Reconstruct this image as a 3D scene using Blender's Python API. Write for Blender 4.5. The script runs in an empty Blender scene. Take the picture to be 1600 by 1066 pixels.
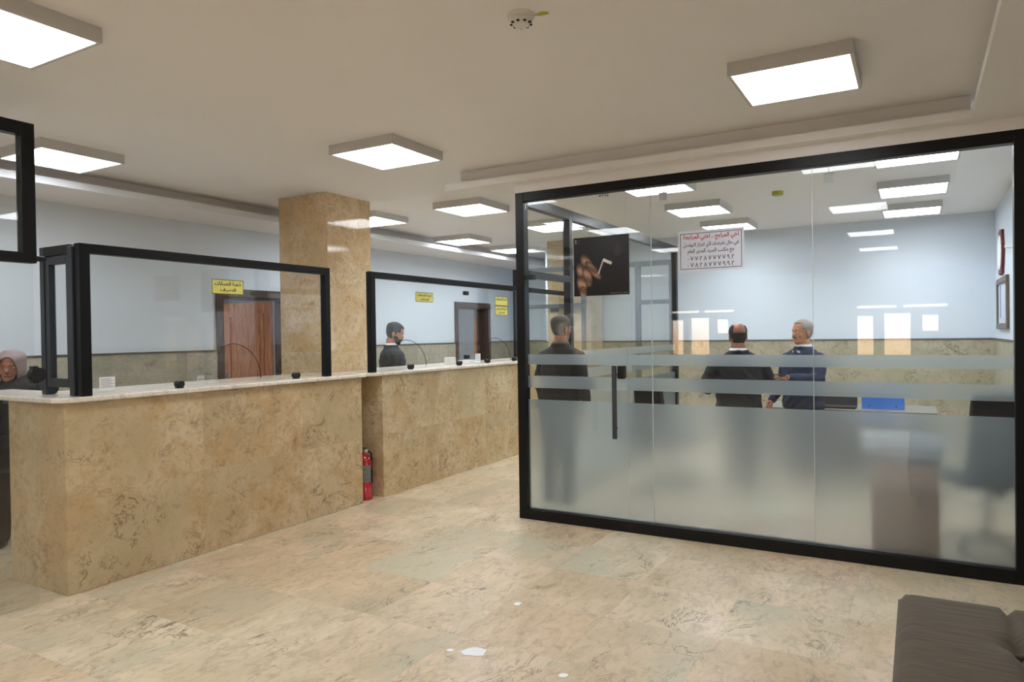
import bpy, bmesh, math, random
from mathutils import Vector, Matrix
random.seed(7)
S = bpy.context.scene
C = S.collection
PI = math.pi

# ------------------------------------------------------------------ camera
F_PX, YAW, PITCH, ROLL, EYE = 1103.5, 29.872, -0.585, -0.811, 1.55
def cam_axes():
    y, p, r = (math.radians(a) for a in (YAW, PITCH, ROLL))
    f = Vector((-math.sin(y)*math.cos(p), math.cos(y)*math.cos(p), math.sin(p)))
    rt = Vector((math.cos(y), math.sin(y), 0)); up = rt.cross(f)
    return rt*math.cos(r)+up*math.sin(r), -rt*math.sin(r)+up*math.cos(r), f
rt, up, fw = cam_axes()
cd = bpy.data.cameras.new('camera'); cam = bpy.data.objects.new('camera', cd); C.objects.link(cam)
cd.sensor_width = 36; cd.lens = F_PX/1600*36; cd.clip_start = .05; cd.clip_end = 200
mw = Matrix((rt, up, -fw)).transposed().to_4x4(); mw.translation = (0, 0, EYE); cam.matrix_world = mw
S.camera = cam

# ------------------------------------------------------------------ world, exposure
LAMP = 4.6          # radiance of the opal panels at all angles
BEAM_W = 4.0        # watts of their downward prismatic beam
S.view_settings.view_transform = 'Standard'; S.view_settings.look = 'None'
S.view_settings.exposure = 1.22; S.view_settings.gamma = 1; S.view_settings.use_curve_mapping = False
S.cycles.use_denoising = True
S.cycles.max_bounces = 10; S.cycles.transparent_max_bounces = 24; S.cycles.transmission_bounces = 10
S.cycles.sample_clamp_indirect = 6
w = bpy.data.worlds.new('world'); S.world = w; w.use_nodes = True
wn = w.node_tree.nodes; wl = w.node_tree.links; bg = wn['Background']
tc = wn.new('ShaderNodeTexCoord'); sp = wn.new('ShaderNodeSeparateXYZ'); cr = wn.new('ShaderNodeValToRGB')
wl.new(tc.outputs['Generated'], sp.inputs[0])
mr = wn.new('ShaderNodeMapRange'); mr.inputs[1].default_value = -.3; mr.inputs[2].default_value = .3
wl.new(sp.outputs[2], mr.inputs[0]); wl.new(mr.outputs[0], cr.inputs[0]); wl.new(cr.outputs[0], bg.inputs[0])
e = cr.color_ramp.elements
e[0].position = 0; e[0].color = (.75, .45, .25, 1); e[1].position = 1; e[1].color = (.9, .95, 1, 1)
for p, c in ((.47, (.9, .55, .3, 1)), (.52, (1, .85, .7, 1))):
    q = e.new(p); q.color = c
bg.inputs[1].default_value = 4.0

# ------------------------------------------------------------------ material helpers
def lin(c):
    return tuple(((v/255)/12.92 if v/255 <= .04045 else ((v/255+.055)/1.055)**2.4) for v in c)+(1,)
MATS = {}
def mat(name, rgb, rough=.6, metal=0, var=.04, scale=12, bump=0, spec=.5, coat=0):
    """procedural paint: base colour with a faint noise variation"""
    if name in MATS: return MATS[name]
    m = bpy.data.materials.new(name); m.use_nodes = True; n = m.node_tree.nodes; l = m.node_tree.links
    b = n['Principled BSDF']; c = lin(rgb)
    t = n.new('ShaderNodeTexCoord'); z = n.new('ShaderNodeTexNoise'); z.inputs['Scale'].default_value = scale
    z.inputs['Detail'].default_value = 4
    l.new(t.outputs['Object'], z.inputs['Vector'])
    r = n.new('ShaderNodeValToRGB'); l.new(z.outputs[0], r.inputs[0]); l.new(r.outputs[0], b.inputs['Base Color'])
    r.color_ramp.elements[0].position = .3; r.color_ramp.elements[1].position = .7
    r.color_ramp.elements[0].color = tuple(v*(1-var) for v in c[:3])+(1,)
    r.color_ramp.elements[1].color = tuple(min(1, v*(1+var)) for v in c[:3])+(1,)
    b.inputs['Roughness'].default_value = rough; b.inputs['Metallic'].default_value = metal
    b.inputs['Specular IOR Level'].default_value = spec; b.inputs['Coat Weight'].default_value = coat
    if bump:
        bp = n.new('ShaderNodeBump'); bp.inputs['Strength'].default_value = bump; bp.inputs['Distance'].default_value = .005
        l.new(z.outputs[0], bp.inputs['Height']); l.new(bp.outputs[0], b.inputs['Normal'])
    MATS[name] = m; return m

def marble(name, base, alt, vein, tile, axes, rough=.2, amount=1.0, joint=.35, tilevar=1.0, off=(0, 0), stretch=(1, 1, 1), bumpy=.02, green=None, seed=0):
    """polished breccia marble: cloudy two-tone base, broken dark veins, slabs cut on a grid"""
    m = bpy.data.materials.new(name); m.use_nodes = True; n = m.node_tree.nodes; l = m.node_tree.links
    b = n['Principled BSDF']
    def N(t, **k):
        o = n.new(t)
        for a, v in k.items(): setattr(o, a, v)
        return o
    def math_(op, a, bb=None, clamp=False):
        o = N('ShaderNodeMath', operation=op, use_clamp=clamp)
        for i, v in enumerate((a, bb)):
            if v is None: continue
            if isinstance(v, (int, float)): o.inputs[i].default_value = v
            else: l.new(v, o.inputs[i])
        return o.outputs[0]
    def mix(f, a, bb):
        o = N('ShaderNodeMix', data_type='RGBA')
        if isinstance(f, (int, float)): o.inputs[0].default_value = f
        else: l.new(f, o.inputs[0])
        for i, v in ((6, a), (7, bb)):
            if isinstance(v, tuple): o.inputs[i].default_value = v
            else: l.new(v, o.inputs[i])
        return o.outputs[2]
    def smooth(v, lo, hi):
        o = N('ShaderNodeMapRange', interpolation_type='SMOOTHSTEP')
        l.new(v, o.inputs[0]); o.inputs[1].default_value = lo; o.inputs[2].default_value = hi
        return o.outputs[0]
    geo = N('ShaderNodeNewGeometry'); sep = N('ShaderNodeSeparateXYZ'); l.new(geo.outputs['Position'], sep.inputs[0])
    u = math_('DIVIDE', math_('SUBTRACT', sep.outputs[axes[0]], off[0]), tile[0])
    v = math_('DIVIDE', math_('SUBTRACT', sep.outputs[axes[1]], off[1]), tile[1])
    iu = math_('FLOOR', u); iv = math_('FLOOR', v)
    cb = N('ShaderNodeCombineXYZ'); l.new(iu, cb.inputs[0]); l.new(iv, cb.inputs[1]); cb.inputs[2].default_value = seed
    wnz = N('ShaderNodeTexWhiteNoise'); l.new(cb.outputs[0], wnz.inputs['Vector'])
    # each slab gets its own cut of the stone
    sc = N('ShaderNodeVectorMath', operation='SCALE'); l.new(wnz.outputs['Color'], sc.inputs[0]); sc.inputs['Scale'].default_value = 7
    st = N('ShaderNodeVectorMath', operation='MULTIPLY'); l.new(geo.outputs['Position'], st.inputs[0]); st.inputs[1].default_value = stretch
    ad = N('ShaderNodeVectorMath', operation='ADD'); l.new(st.outputs[0], ad.inputs[0]); l.new(sc.outputs[0], ad.inputs[1])
    def noise(s, d=6, rgh=.6, dist=0, vec=None):
        z = N('ShaderNodeTexNoise'); z.inputs['Scale'].default_value = s; z.inputs['Detail'].default_value = d
        z.inputs['Roughness'].default_value = rgh; z.inputs['Distortion'].default_value = dist
        l.new(vec or ad.outputs[0], z.inputs['Vector']); return z.outputs[0]
    cloud = noise(2.6, 7, .72, .6); fine = noise(17, 6, .72, 1.0); big = noise(1.1, 3, .5)
    col = mix(smooth(cloud, .38, .64), lin(base), lin(alt))
    col = mix(math_('MULTIPLY', smooth(fine, .46, .66), .6), col, tuple(x*.66 for x in lin(base)[:3])+(1,))
    if green: col = mix(math_('MULTIPLY', smooth(big, .5, .68), .75), col, lin(green))
    # slab to slab tint
    tint = mix(wnz.outputs['Value'], (.86, .72, .60, 1), (1.04, 1.05, 1.02, 1))
    mm = N('ShaderNodeMix', data_type='RGBA', blend_type='MULTIPLY'); mm.inputs[0].default_value = .75*tilevar
    l.new(col, mm.inputs[6]); l.new(tint, mm.inputs[7]); col = mm.outputs[2]
    for s, wd, lo, hi, k in ((3.0, .011, .545, .62, .9), (7.5, .028, .53, .62, .6), (20, .05, .53, .64, .35)):
        vn = noise(s, 7, .62, 1.1)
        ridge = math_('SUBTRACT', 1, smooth(math_('ABSOLUTE', math_('SUBTRACT', vn, .5)), 0, wd))
        mask = smooth(noise(s*.45, 3, .6, .4), lo, hi)
        col = mix(math_('MULTIPLY', math_('MULTIPLY', ridge, mask), k*amount, True), col, lin(vein))
    fu = math_('ABSOLUTE', math_('SUBTRACT', math_('FRACT', u), .5)); fv = math_('ABSOLUTE', math_('SUBTRACT', math_('FRACT', v), .5))
    ju = math_('GREATER_THAN', fu, .5-.0013/tile[0]); jv = math_('GREATER_THAN', fv, .5-.0013/tile[1])
    col = mix(math_('MULTIPLY', math_('MAXIMUM', ju, jv), joint), col, tuple(x*.55 for x in lin(base)[:3])+(1,))
    l.new(col, b.inputs['Base Color'])
    rr = N('ShaderNodeMapRange'); l.new(fine, rr.inputs[0]); rr.inputs[3].default_value = rough*.8; rr.inputs[4].default_value = rough*1.3
    l.new(rr.outputs[0], b.inputs['Roughness'])
    if bumpy:
        bp = N('ShaderNodeBump'); bp.inputs['Strength'].default_value = bumpy; bp.inputs['Distance'].default_value = .01
        l.new(cloud, bp.inputs['Height']); l.new(bp.outputs[0], b.inputs['Normal'])
    return m

def glass_mat(name, tint=(.978, .99, .986, 1)):
    """thin clear pane: fresnel mix of transparent and mirror"""
    m = bpy.data.materials.new(name); m.use_nodes = True; n = m.node_tree.nodes; l = m.node_tree.links
    n.remove(n['Principled BSDF']); out = n['Material Output']
    g = n.new('ShaderNodeNewGeometry'); mx = n.new('ShaderNodeMix'); mx.inputs[2].default_value = 1.52; mx.inputs[3].default_value = 1/1.52
    l.new(g.outputs['Backfacing'], mx.inputs[0]); f = n.new('ShaderNodeFresnel'); l.new(mx.outputs[0], f.inputs[0])
    t = n.new('ShaderNodeBsdfTransparent'); t.inputs[0].default_value = tint
    gl = n.new('ShaderNodeBsdfGlossy'); gl.inputs['Roughness'].default_value = 0.0
    s = n.new('ShaderNodeMixShader'); l.new(f.outputs[0], s.inputs[0]); l.new(t.outputs[0], s.inputs[1]); l.new(gl.outputs[0], s.inputs[2])
    l.new(s.outputs[0], out.inputs[0]); return m

def frost_mat(name):
    m = bpy.data.materials.new(name); m.use_nodes = True; n = m.node_tree.nodes; l = m.node_tree.links
    n.remove(n['Principled BSDF']); out = n['Material Output']
    z = n.new('ShaderNodeTexNoise'); z.inputs['Scale'].default_value = 400; r = n.new('ShaderNodeMapRange')
    r.inputs[3].default_value = .60; r.inputs[4].default_value = .72
    l.new(z.outputs[0], r.inputs[0])
    d = n.new('ShaderNodeBsdfDiffuse'); d.inputs[0].default_value = (.26, .31, .33, 1)
    t = n.new('ShaderNodeBsdfTranslucent'); t.inputs[0].default_value = (.70, .80, .86, 1)
    g = n.new('ShaderNodeBsdfRefraction'); g.inputs['Color'].default_value = (.88, .94, .98, 1); g.inputs['IOR'].default_value = 1.16
    l.new(r.outputs[0], g.inputs['Roughness'])
    a = n.new('ShaderNodeMixShader'); a.inputs[0].default_value = .5; l.new(d.outputs[0], a.inputs[1]); l.new(t.outputs[0], a.inputs[2])
    b = n.new('ShaderNodeMixShader'); b.inputs[0].default_value = .62; l.new(a.outputs[0], b.inputs[1]); l.new(g.outputs[0], b.inputs[2])
    l.new(b.outputs[0], out.inputs[0]); return m

def emit_mat(name, col, k):
    m = bpy.data.materials.new(name); m.use_nodes = True; b = m.node_tree.nodes['Principled BSDF']
    b.inputs['Base Color'].default_value = (.8, .8, .8, 1); b.inputs['Emission Color'].default_value = col; b.inputs['Emission Strength'].default_value = k
    return m

def wood_mat(name, a, b_, rough=.3, axis='Z', coat=0):
    m = bpy.data.materials.new(name); m.use_nodes = True; n = m.node_tree.nodes; l = m.node_tree.links; b = n['Principled BSDF']
    t = n.new('ShaderNodeTexCoord'); mp = n.new('ShaderNodeMapping'); mp.inputs['Scale'].default_value = (14, 14, 1.2) if axis == 'Z' else (1.2, 14, 14)
    z = n.new('ShaderNodeTexNoise'); z.inputs['Scale'].default_value = 2.2; z.inputs['Detail'].default_value = 6; z.inputs['Distortion'].default_value = 1.2
    l.new(t.outputs['Object'], mp.inputs[0]); l.new(mp.outputs[0], z.inputs['Vector'])
    r = n.new('ShaderNodeValToRGB'); r.color_ramp.elements[0].position = .35; r.color_ramp.elements[1].position = .68
    r.color_ramp.elements[0].color = lin(a); r.color_ramp.elements[1].color = lin(b_)
    l.new(z.outputs[0], r.inputs[0]); l.new(r.outputs[0], b.inputs['Base Color'])
    b.inputs['Roughness'].default_value = rough; b.inputs['Coat Weight'].default_value = coat
    return m

M_FLOOR = marble('floor_marble', (196, 180, 152), (216, 198, 174), (84, 66, 48), (.58, .58), (0, 1), rough=.3, amount=.95, joint=.35, tilevar=.9, off=(-1.49, 3.57), stretch=(1, .5, 1), green=(182, 178, 156), bumpy=.01)
M_COUNTER = marble('counter_marble', (196, 168, 126), (216, 196, 162), (92, 60, 36), (.95, .62), (1, 2), rough=.3, amount=.9, joint=.25, tilevar=.35, off=(2.34, -.02), green=(186, 168, 132), seed=3)
M_PILLAR = marble('pillar_marble', (218, 188, 146), (236, 216, 182), (84, 54, 34), (1.6, .78), (1, 2), rough=.06, amount=.45, joint=.2, tilevar=.25, off=(4.6, .62), green=(196, 172, 132), seed=5, bumpy=.01)
M_DADO = marble('dado_marble', (176, 170, 148), (188, 180, 156), (110, 92, 64), (.8, .8), (0, 1), rough=.3, amount=.9, joint=.15, tilevar=.3, green=(160, 158, 136), seed=9)
M_SLAB = marble('countertop_marble', (226, 216, 202), (236, 228, 216), (186, 160, 128), (3, 3), (0, 1), rough=.18, amount=.4, joint=0, tilevar=0, bumpy=0)
M_WALL = mat('wall_paint', (220, 231, 244), .55, var=.01, scale=3)
M_CEIL = mat('ceiling_paint', (240, 238, 238), .6, var=.01, scale=2)
M_BLACK = mat('black_powder_coat', (7, 7, 9), .4, var=.1, spec=.3)
M_DGREY = mat('dark_grey_aluminium', (52, 56, 64), .32, metal=.4, var=.05)
M_GLASS = glass_mat('clear_glass'); M_FROST = frost_mat('frosted_film')
M_LAMP = emit_mat('lamp_diffuser_light', (.93, .97, 1, 1), LAMP)
M_HOUSE = mat('lamp_housing_white', (205, 204, 204), .45, var=.01)
M_DARKWOOD = wood_mat('dark_walnut', (62, 46, 40), (92, 70, 60), .35)
M_REDWOOD = wood_mat('reddish_door_wood', (178, 112, 76), (220, 156, 112), .22, coat=.4)
M_RUBBER = mat('black_rubber', (10, 10, 11), .6)
M_STEEL = mat('brushed_steel', (150, 152, 156), .3, metal=.9)
M_WHITE = mat('white_plastic', (225, 225, 222), .45, var=.01)
M_PAPER = mat('white_paper', (232, 234, 236), .8, var=.02)

# ------------------------------------------------------------------ mesh helpers
class MB:
    def __init__(s): s.bm = bmesh.new()
    def box(s, x0, x1, y0, y1, z0, z1, bev=0):
        r = bmesh.ops.create_cube(s.bm, size=1); vs = r['verts']
        for v in vs: v.co = Vector(((x0+x1)/2+v.co.x*(x1-x0), (y0+y1)/2+v.co.y*(y1-y0), (z0+z1)/2+v.co.z*(z1-z0)))
        if bev:
            es = list({e_ for v in vs for e_ in v.link_edges})
            bmesh.ops.bevel(s.bm, geom=es, offset=bev, segments=2, affect='EDGES', profile=.5)
        return s
    def cyl(s, a, b, r0, r1=None, seg=20, cap=True):
        a, b = Vector(a), Vector(b); r1 = r0 if r1 is None else r1; d = b-a
        q = d.to_track_quat('Z', 'Y').to_matrix().to_4x4(); q.translation = (a+b)/2
        bmesh.ops.create_cone(s.bm, cap_ends=cap, segments=seg, radius1=r0, radius2=r1, depth=d.length, matrix=q); return s
    def ball(s, c, r, seg=16, rot=None):
        r = (r, r, r) if isinstance(r, (int, float)) else r
        mt = Matrix.Translation(c) @ (rot or Matrix.Identity(4)) @ Matrix.Diagonal((*r, 1))
        bmesh.ops.create_uvsphere(s.bm, u_segments=seg, v_segments=max(8, seg//2+2), radius=1, matrix=mt); return s
    def limb(s, pts, rad, seg=14):
        """tapered limb through points with rounded joints"""
        for i in range(len(pts)-1): s.cyl(pts[i], pts[i+1], rad[i], rad[i+1], seg)
        for p, r in zip(pts, rad): s.ball(p, r, seg)
        return s
    def loft(s, rings, seg=24, caps=True):
        """rings: (cx,cy,cz,rx,ry[,power]) horizontal ovals"""
        L = []
        for rg in rings:
            cx, cy, cz, rx, ry = rg[:5]; pw = rg[5] if len(rg) > 5 else 2
            row = []
            for k in range(seg):
                t = 2*PI*k/seg; c_, s_ = math.cos(t), math.sin(t)
                row.append(s.bm.verts.new((cx+rx*math.copysign(abs(c_)**(2/pw), c_), cy+ry*math.copysign(abs(s_)**(2/pw), s_), cz)))
            L.append(row)
        for a, b in zip(L, L[1:]):
            for k in range(seg): s.bm.faces.new((a[k], a[(k+1) % seg], b[(k+1) % seg], b[k]))
        if caps: s.bm.faces.new(L[0][::-1]); s.bm.faces.new(L[-1])
        return s
    def tube(s, pts, r, seg=8):
        pts = [Vector(p) for p in pts]; rows = []
        for i, p in enumerate(pts):
            d = (pts[min(i+1, len(pts)-1)]-pts[max(i-1, 0)]).normalized()
            q = d.to_track_quat('Z', 'Y'); rr = r[i] if isinstance(r, (list, tuple)) else r
            rows.append([s.bm.verts.new(p+q @ Vector((rr*math.cos(2*PI*k/seg), rr*math.sin(2*PI*k/seg), 0))) for k in range(seg)])
        for a, b in zip(rows, rows[1:]):
            for k in range(seg): s.bm.faces.new((a[k], a[(k+1) % seg], b[(k+1) % seg], b[k]))
        s.bm.faces.new(rows[0][::-1]); s.bm.faces.new(rows[-1]); return s
    def prism(s, poly, z0, z1):
        a = [s.bm.verts.new((x, y, z0)) for x, y in poly]; b = [s.bm.verts.new((x, y, z1)) for x, y in poly]
        n = len(poly); s.bm.faces.new(a[::-1]); s.bm.faces.new(b)
        for k in range(n): s.bm.faces.new((a[k], a[(k+1) % n], b[(k+1) % n], b[k]))
        return s
    def quad(s, *p):
        s.bm.faces.new([s.bm.verts.new(q) for q in p]); return s
    def xf(s, m):
        bmesh.ops.transform(s.bm, matrix=m, verts=s.bm.verts); return s
    def build(s, name, m, parent=None, smooth=False, origin=None):
        bmesh.ops.recalc_face_normals(s.bm, faces=s.bm.faces)
        me = bpy.data.meshes.new(name)
        if origin is not None: bmesh.ops.translate(s.bm, vec=-Vector(origin), verts=s.bm.verts)
        s.bm.to_mesh(me); s.bm.free()
        me.materials.append(m)
        if smooth: me.polygons.foreach_set('use_smooth', [True]*len(me.polygons))
        o = bpy.data.objects.new(name, me); C.objects.link(o)
        if origin is not None: o.location = origin
        if parent is not None: o.parent = parent
        return o
def box(*a, bev=0): return MB().box(*a, bev=bev)
def apply_mod(o, typ, **k):
    md = o.modifiers.new(typ, typ)
    for a, v in k.items(): setattr(md, a, v)
    dg = bpy.context.evaluated_depsgraph_get(); dg.update()
    me = bpy.data.meshes.new_from_object(o.evaluated_get(dg)); old = o.data; o.modifiers.clear(); o.data = me
    bpy.data.meshes.remove(old); return o
def thing(name, label, cat, loc=(0, 0, 0), rz=0, group=None):
    o = bpy.data.objects.new(name, None); C.objects.link(o); o.location = loc; o.rotation_euler = (0, 0, rz); o.empty_display_size = .1
    o['label'] = label; o['category'] = cat
    if group: o['group'] = group
    return o
def tag(o, label, cat, group=None):
    o['label'] = label; o['category'] = cat
    if group: o['group'] = group
    return o
def struct(name, mb, m, parent=None):
    o = mb.build(name, m, parent)
    if parent is None: o['kind'] = 'structure'
    return o
def copy_tree(o, parent=None):
    c = o.copy(); C.objects.link(c); c.parent = parent
    for ch in o.children: copy_tree(ch, c)
    return c

# ------------------------------------------------------------------ dimensions (metres)
XW, YF, XR = -6.77, 10.37, .82          # left wall face, far wall face, right wall of the glass office
ZC, ZS, ZT = 2.96, 2.80, 2.725                   # ceiling, lowered soffits
XC = -4.46                             # front face of the counters
YP = 5.2                               # glass front of the office
XS = -2.9                              # side glass of the office
YB, XE = -8.6, 8.0                     # wall behind the photographer, far right wall of the hall

# ------------------------------------------------------------------ shell
struct('floor', box(-9.8, XE+.2, YB-.2, 13.2, -.12, 0), M_FLOOR)
struct('ceiling', box(-9.8, XE+.2, YB-.2, 13.2, ZC, ZC+.12), M_CEIL)
# left wall with two doorways
D1, D2 = (5.26, 6.21), (9.93, 10.88)
DZ = 2.02
mb = MB()
for a, b in ((YB, D1[0]), (D1[1], D2[0]), (D2[1], 13.0)): mb.box(XW-.2, XW, a, b, 0, ZC)
for d in (D1, D2): mb.box(XW-.2, XW, d[0], d[1], DZ, ZC)
wl_ = struct('wall_left', mb, M_WALL)
mb = MB(); cap = MB()
for a, b in ((YB, D1[0]-.085), (D1[1]+.085, D2[0]-.085), (D2[1]+.085, 12.0)):
    mb.box(XW, XW+.02, a, b, 0, 1.40); cap.box(XW, XW+.028, a, b, 1.40, 1.418)
mb.build('marble_dado', M_DADO, wl_); cap.build('dado_cap', mat('dado_cap_stone', (96, 92, 84), .5), wl_)
wf = struct('wall_far', MB().box(-5.3, XR+.2, YF, YF+.2, 0, ZC).box(-5.3, -5.1, YF+.2, 12.0, 0, ZC).box(XW, -5.1, 12.0, 12.2, 0, ZC), M_WALL)
M_DADO_F = marble('dado_marble_far', (172, 166, 146), (190, 184, 164), (98, 76, 50), (.8, .75), (0, 2), rough=.3, amount=1.3, joint=.15, tilevar=.3, green=(168, 164, 140), seed=2)
M_DADO_L = marble('dado_marble_left', (176, 174, 160), (190, 186, 172), (98, 84, 62), (.8, .75), (1, 2), rough=.3, amount=.9, joint=.15, tilevar=.3, green=(154, 154, 134), seed=4)
bpy.data.objects['marble_dado'].data.materials[0] = M_DADO_L
MB().box(-5.3, XR, YF-.02, YF, 0, 1.40).box(XW+.02, -5.3, 11.98, 12.0, 0, 1.40).build('marble_dado', M_DADO_F, wf)
MB().box(-5.3, XR, YF-.028, YF, 1.40, 1.418).box(XW+.028, -5.3, 11.972, 12.0, 1.40, 1.418).build('dado_cap', MATS['dado_cap_stone'], wf)
wr = struct('wall_right', box(XR, XR+.2, YP+.05, YF, 0, ZC), M_WALL)
box(XR-.02, XR, YP+.05, YF-.02, 0, 1.40).build('marble_dado', M_DADO_L, wr)
box(XR-.028, XR, YP+.05, YF-.028, 1.40, 1.418).build('dado_cap', MATS['dado_cap_stone'], wr)
struct('wall_front', box(.6, XE, YP-.05, YP+.05, 0, ZC), M_WALL)
# hall behind the photographer: walls with real window openings
def wall_with_holes(name, axis, pos, th, a0, a1, holes, z1=ZC):
    """holes: (a,b,z0,z1) along the wall"""
    mb = MB(); cuts = sorted({a0, a1, *[h[0] for h in holes], *[h[1] for h in holes]})
    for a, b in zip(cuts, cuts[1:]):
        zs = [(0, z1)]
        for h in holes:
            if h[0] < (a+b)/2 < h[1]:
                nz = []
                for p, q in zs:
                    if h[2] > p: nz.append((p, min(q, h[2])))
                    if h[3] < q: nz.append((max(p, h[3]), q))
                zs = nz
        for p, q in zs:
            if q-p < 1e-4: continue
            if axis == 'y': mb.box(a, b, pos, pos+th, p, q)
            else: mb.box(pos, pos+th, a, b, p, q)
    return struct(name, mb, M_WALL)
def win_group(x0, s=1):   # openings of one window group: two narrow top lights and three tall lights
    return [(x0, x0+.80*s, 2.02, 2.13), (x0+.88*s, x0+1.72*s, 2.02, 2.13), (x0, x0+.36*s, .9, 1.88), (x0+.52*s, x0+1.06*s, .9, 1.93), (x0+1.22*s, x0+1.56*s, 1.46, 1.88)]
G1, G2 = win_group(-5.88), win_group(-1.30, 1.12)
wall_with_holes('wall_back', 'y', YB-.2, .2, XW-.2, XE, G1+G2)
G3 = [(-1.82, -1.04, 2.0, 2.14), (-2.75, -1.95, 2.0, 2.14), (-1.46, -1.04, .75, 1.88), (-2.19, -1.66, .75, 1.93), (-2.75, -2.38, .75, 1.88)]; G3b = win_group(1.4)
wall_with_holes('wall_side', 'x', XE, .2, YB-.2, YP, G3+G3b)
def window(n, axis, pos, holes):
    fr = MB(); gl = MB()
    for a, b, z0, z1 in holes:
        for (p, q, r, t) in ((a, a+.03, z0, z1), (b-.03, b, z0, z1), (a+.03, b-.03, z0, z0+.025), (a+.03, b-.03, z1-.025, z1)):
            if axis == 'y': fr.box(p, q, pos-.12, pos-.06, r, t)
            else: fr.box(pos+.06, pos+.12, p, q, r, t)
        if axis == 'y': gl.box(a+.03, b-.03, pos-.092, pos-.088, z0+.025, z1-.025)
        else: gl.box(pos+.088, pos+.092, a+.03, b-.03, z0+.025, z1-.025)
    t = bpy.data.objects.new('window_%d' % n, None); C.objects.link(t); t['kind'] = 'structure'
    fr.build('window_frame', M_WHITE, t); gl.build('window_pane', M_GLASS, t)
window(1, 'y', YB, G1); window(2, 'y', YB, G2); window(3, 'x', XE, G3); window(4, 'x', XE, G3b)
# rooms behind the left wall, seen through the doorways
struct('wall_outer', box(-9.8, -9.6, YB, 13.2, 0, ZC), mat('lilac_paint', (205, 205, 216), .6, var=.01))
struct('wall_end', box(-9.6, XW-.2, 13.0, 13.2, 0, ZC), M_WALL)
struct('wall_inner', box(-9.6, XW-.2, 3.0, 3.1, 0, ZC), M_WALL)
# lowered soffit with an open cove towards the hall, over the office front and along its side glass
struct('trim_1', MB().box(-3.44, .29, 5.13, YP+.06, ZS, ZC).box(-3.56, .29, 5.06, 5.13, ZS, ZS+.02).box(-3.56, .29, 5.06, 5.08, ZS+.02, ZS+.058)
       .box(-2.915, .60, YP-.04, YP+.04, ZT, ZS), M_CEIL)
struct('trim_2', MB().box(.29, XE, -3.6, YP+.06, ZS, ZS+.02).box(.29, .31, -3.6, YP, ZS+.02, ZS+.058).box(.36, .42, -3.6, YP-.05, ZS+.02, ZC), M_CEIL)
# cove along the left wall
M_LIP = mat('cove_gloss_paint', (232, 236, 242), .4, var=.01, scale=3)
struct('trim_3', MB().box(XW, -6.05, YB, 12.0, ZS, ZS+.02).box(XW, -6.17, YB, 12.0, ZS+.02, ZC), M_CEIL)
struct('trim_4', box(-6.05, -6.03, YB, 12.0, ZS, ZS+.06), M_LIP)

# ------------------------------------------------------------------ doors in the left wall
def door(n, d, ang):
    t = bpy.data.objects.new('door_%d' % n, None); C.objects.link(t); t.location = (XW, d[1], 0); t['kind'] = 'structure'
    m = MB()
    y0, y1 = d
    w_ = .085
    for x0, x1 in ((XW, XW+.03), (XW-.23, XW-.2)):
        m.box(x0, x1, y0-w_, y0, 0, DZ+w_); m.box(x0, x1, y1, y1+w_, 0, DZ+w_); m.box(x0, x1, y0, y1, DZ, DZ+w_)
    m.box(XW-.2, XW, y0, y0+.025, 0, DZ).box(XW-.2, XW, y1-.025, y1, 0, DZ).box(XW-.2, XW, y0+.025, y1-.025, DZ-.025, DZ)
    m.xf(Matrix.Translation((-XW, -d[1], 0)))
    m.build('door_casing', M_DARKWOOD, t)
    W = y1-y0-.06
    lf = MB().box(0, W, -.02, .02, .01, DZ-.03)
    # raised panel mouldings
    for s in (-1, 1):
        for z0, z1 in ((.15, .85), (.98, 1.85)):
            for a, b, c, e_ in ((.12, W-.12, z0, z0+.03), (.12, W-.12, z1-.03, z1), (.12, .15, z0+.03, z1-.03), (W-.15, W-.12, z0+.03, z1-.03)):
                lf.box(a, b, s*.026-.008, s*.026+.008, c, e_, bev=.003)
            lf.box(.2, W-.2, s*.021-.006, s*.021+.006, z0+.09, z1-.09, bev=.004)
    leaf = lf.build('door_leaf', M_REDWOOD, t); leaf.location = (-.235, -.04, 0); leaf.rotation_euler = (0, 0, ang)
    h = MB()
    for s in (-1, 1):
        h.box(W-.075, W-.035, s*.02, s*.026, .92, 1.1); h.cyl((W-.055, s*.02, 1.03), (W-.055, s*.065, 1.03), .009); h.cyl((W-.055, s*.062, 1.03), (W-.17, s*.062, 1.03), .009)
    h.build('door_handle', M_STEEL, leaf)
door(1, D1, PI)
door(2, D2, math.radians(93))

# ------------------------------------------------------------------ pillars
def pillar(x0, x1, y0, y1, label):
    t = thing('pillar', label, 'pillar', ((x0+x1)/2, (y0+y1)/2, 0))
    m = box(x0, x1, y0, y1, 0, ZC, bev=.004); m.xf(Matrix.Translation((-(x0+x1)/2, -(y0+y1)/2, 0)))
    m.build('marble_cladding', M_PILLAR, t)
    return t
pillar(-5.65, -4.985, 5.09, 5.72, 'square polished beige marble pillar rising behind the gap between the counters')
pillar(-4.92, -4.27, 9.68, 10.28, 'pale marble pillar deep in the room, seen through the office side glass')

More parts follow.
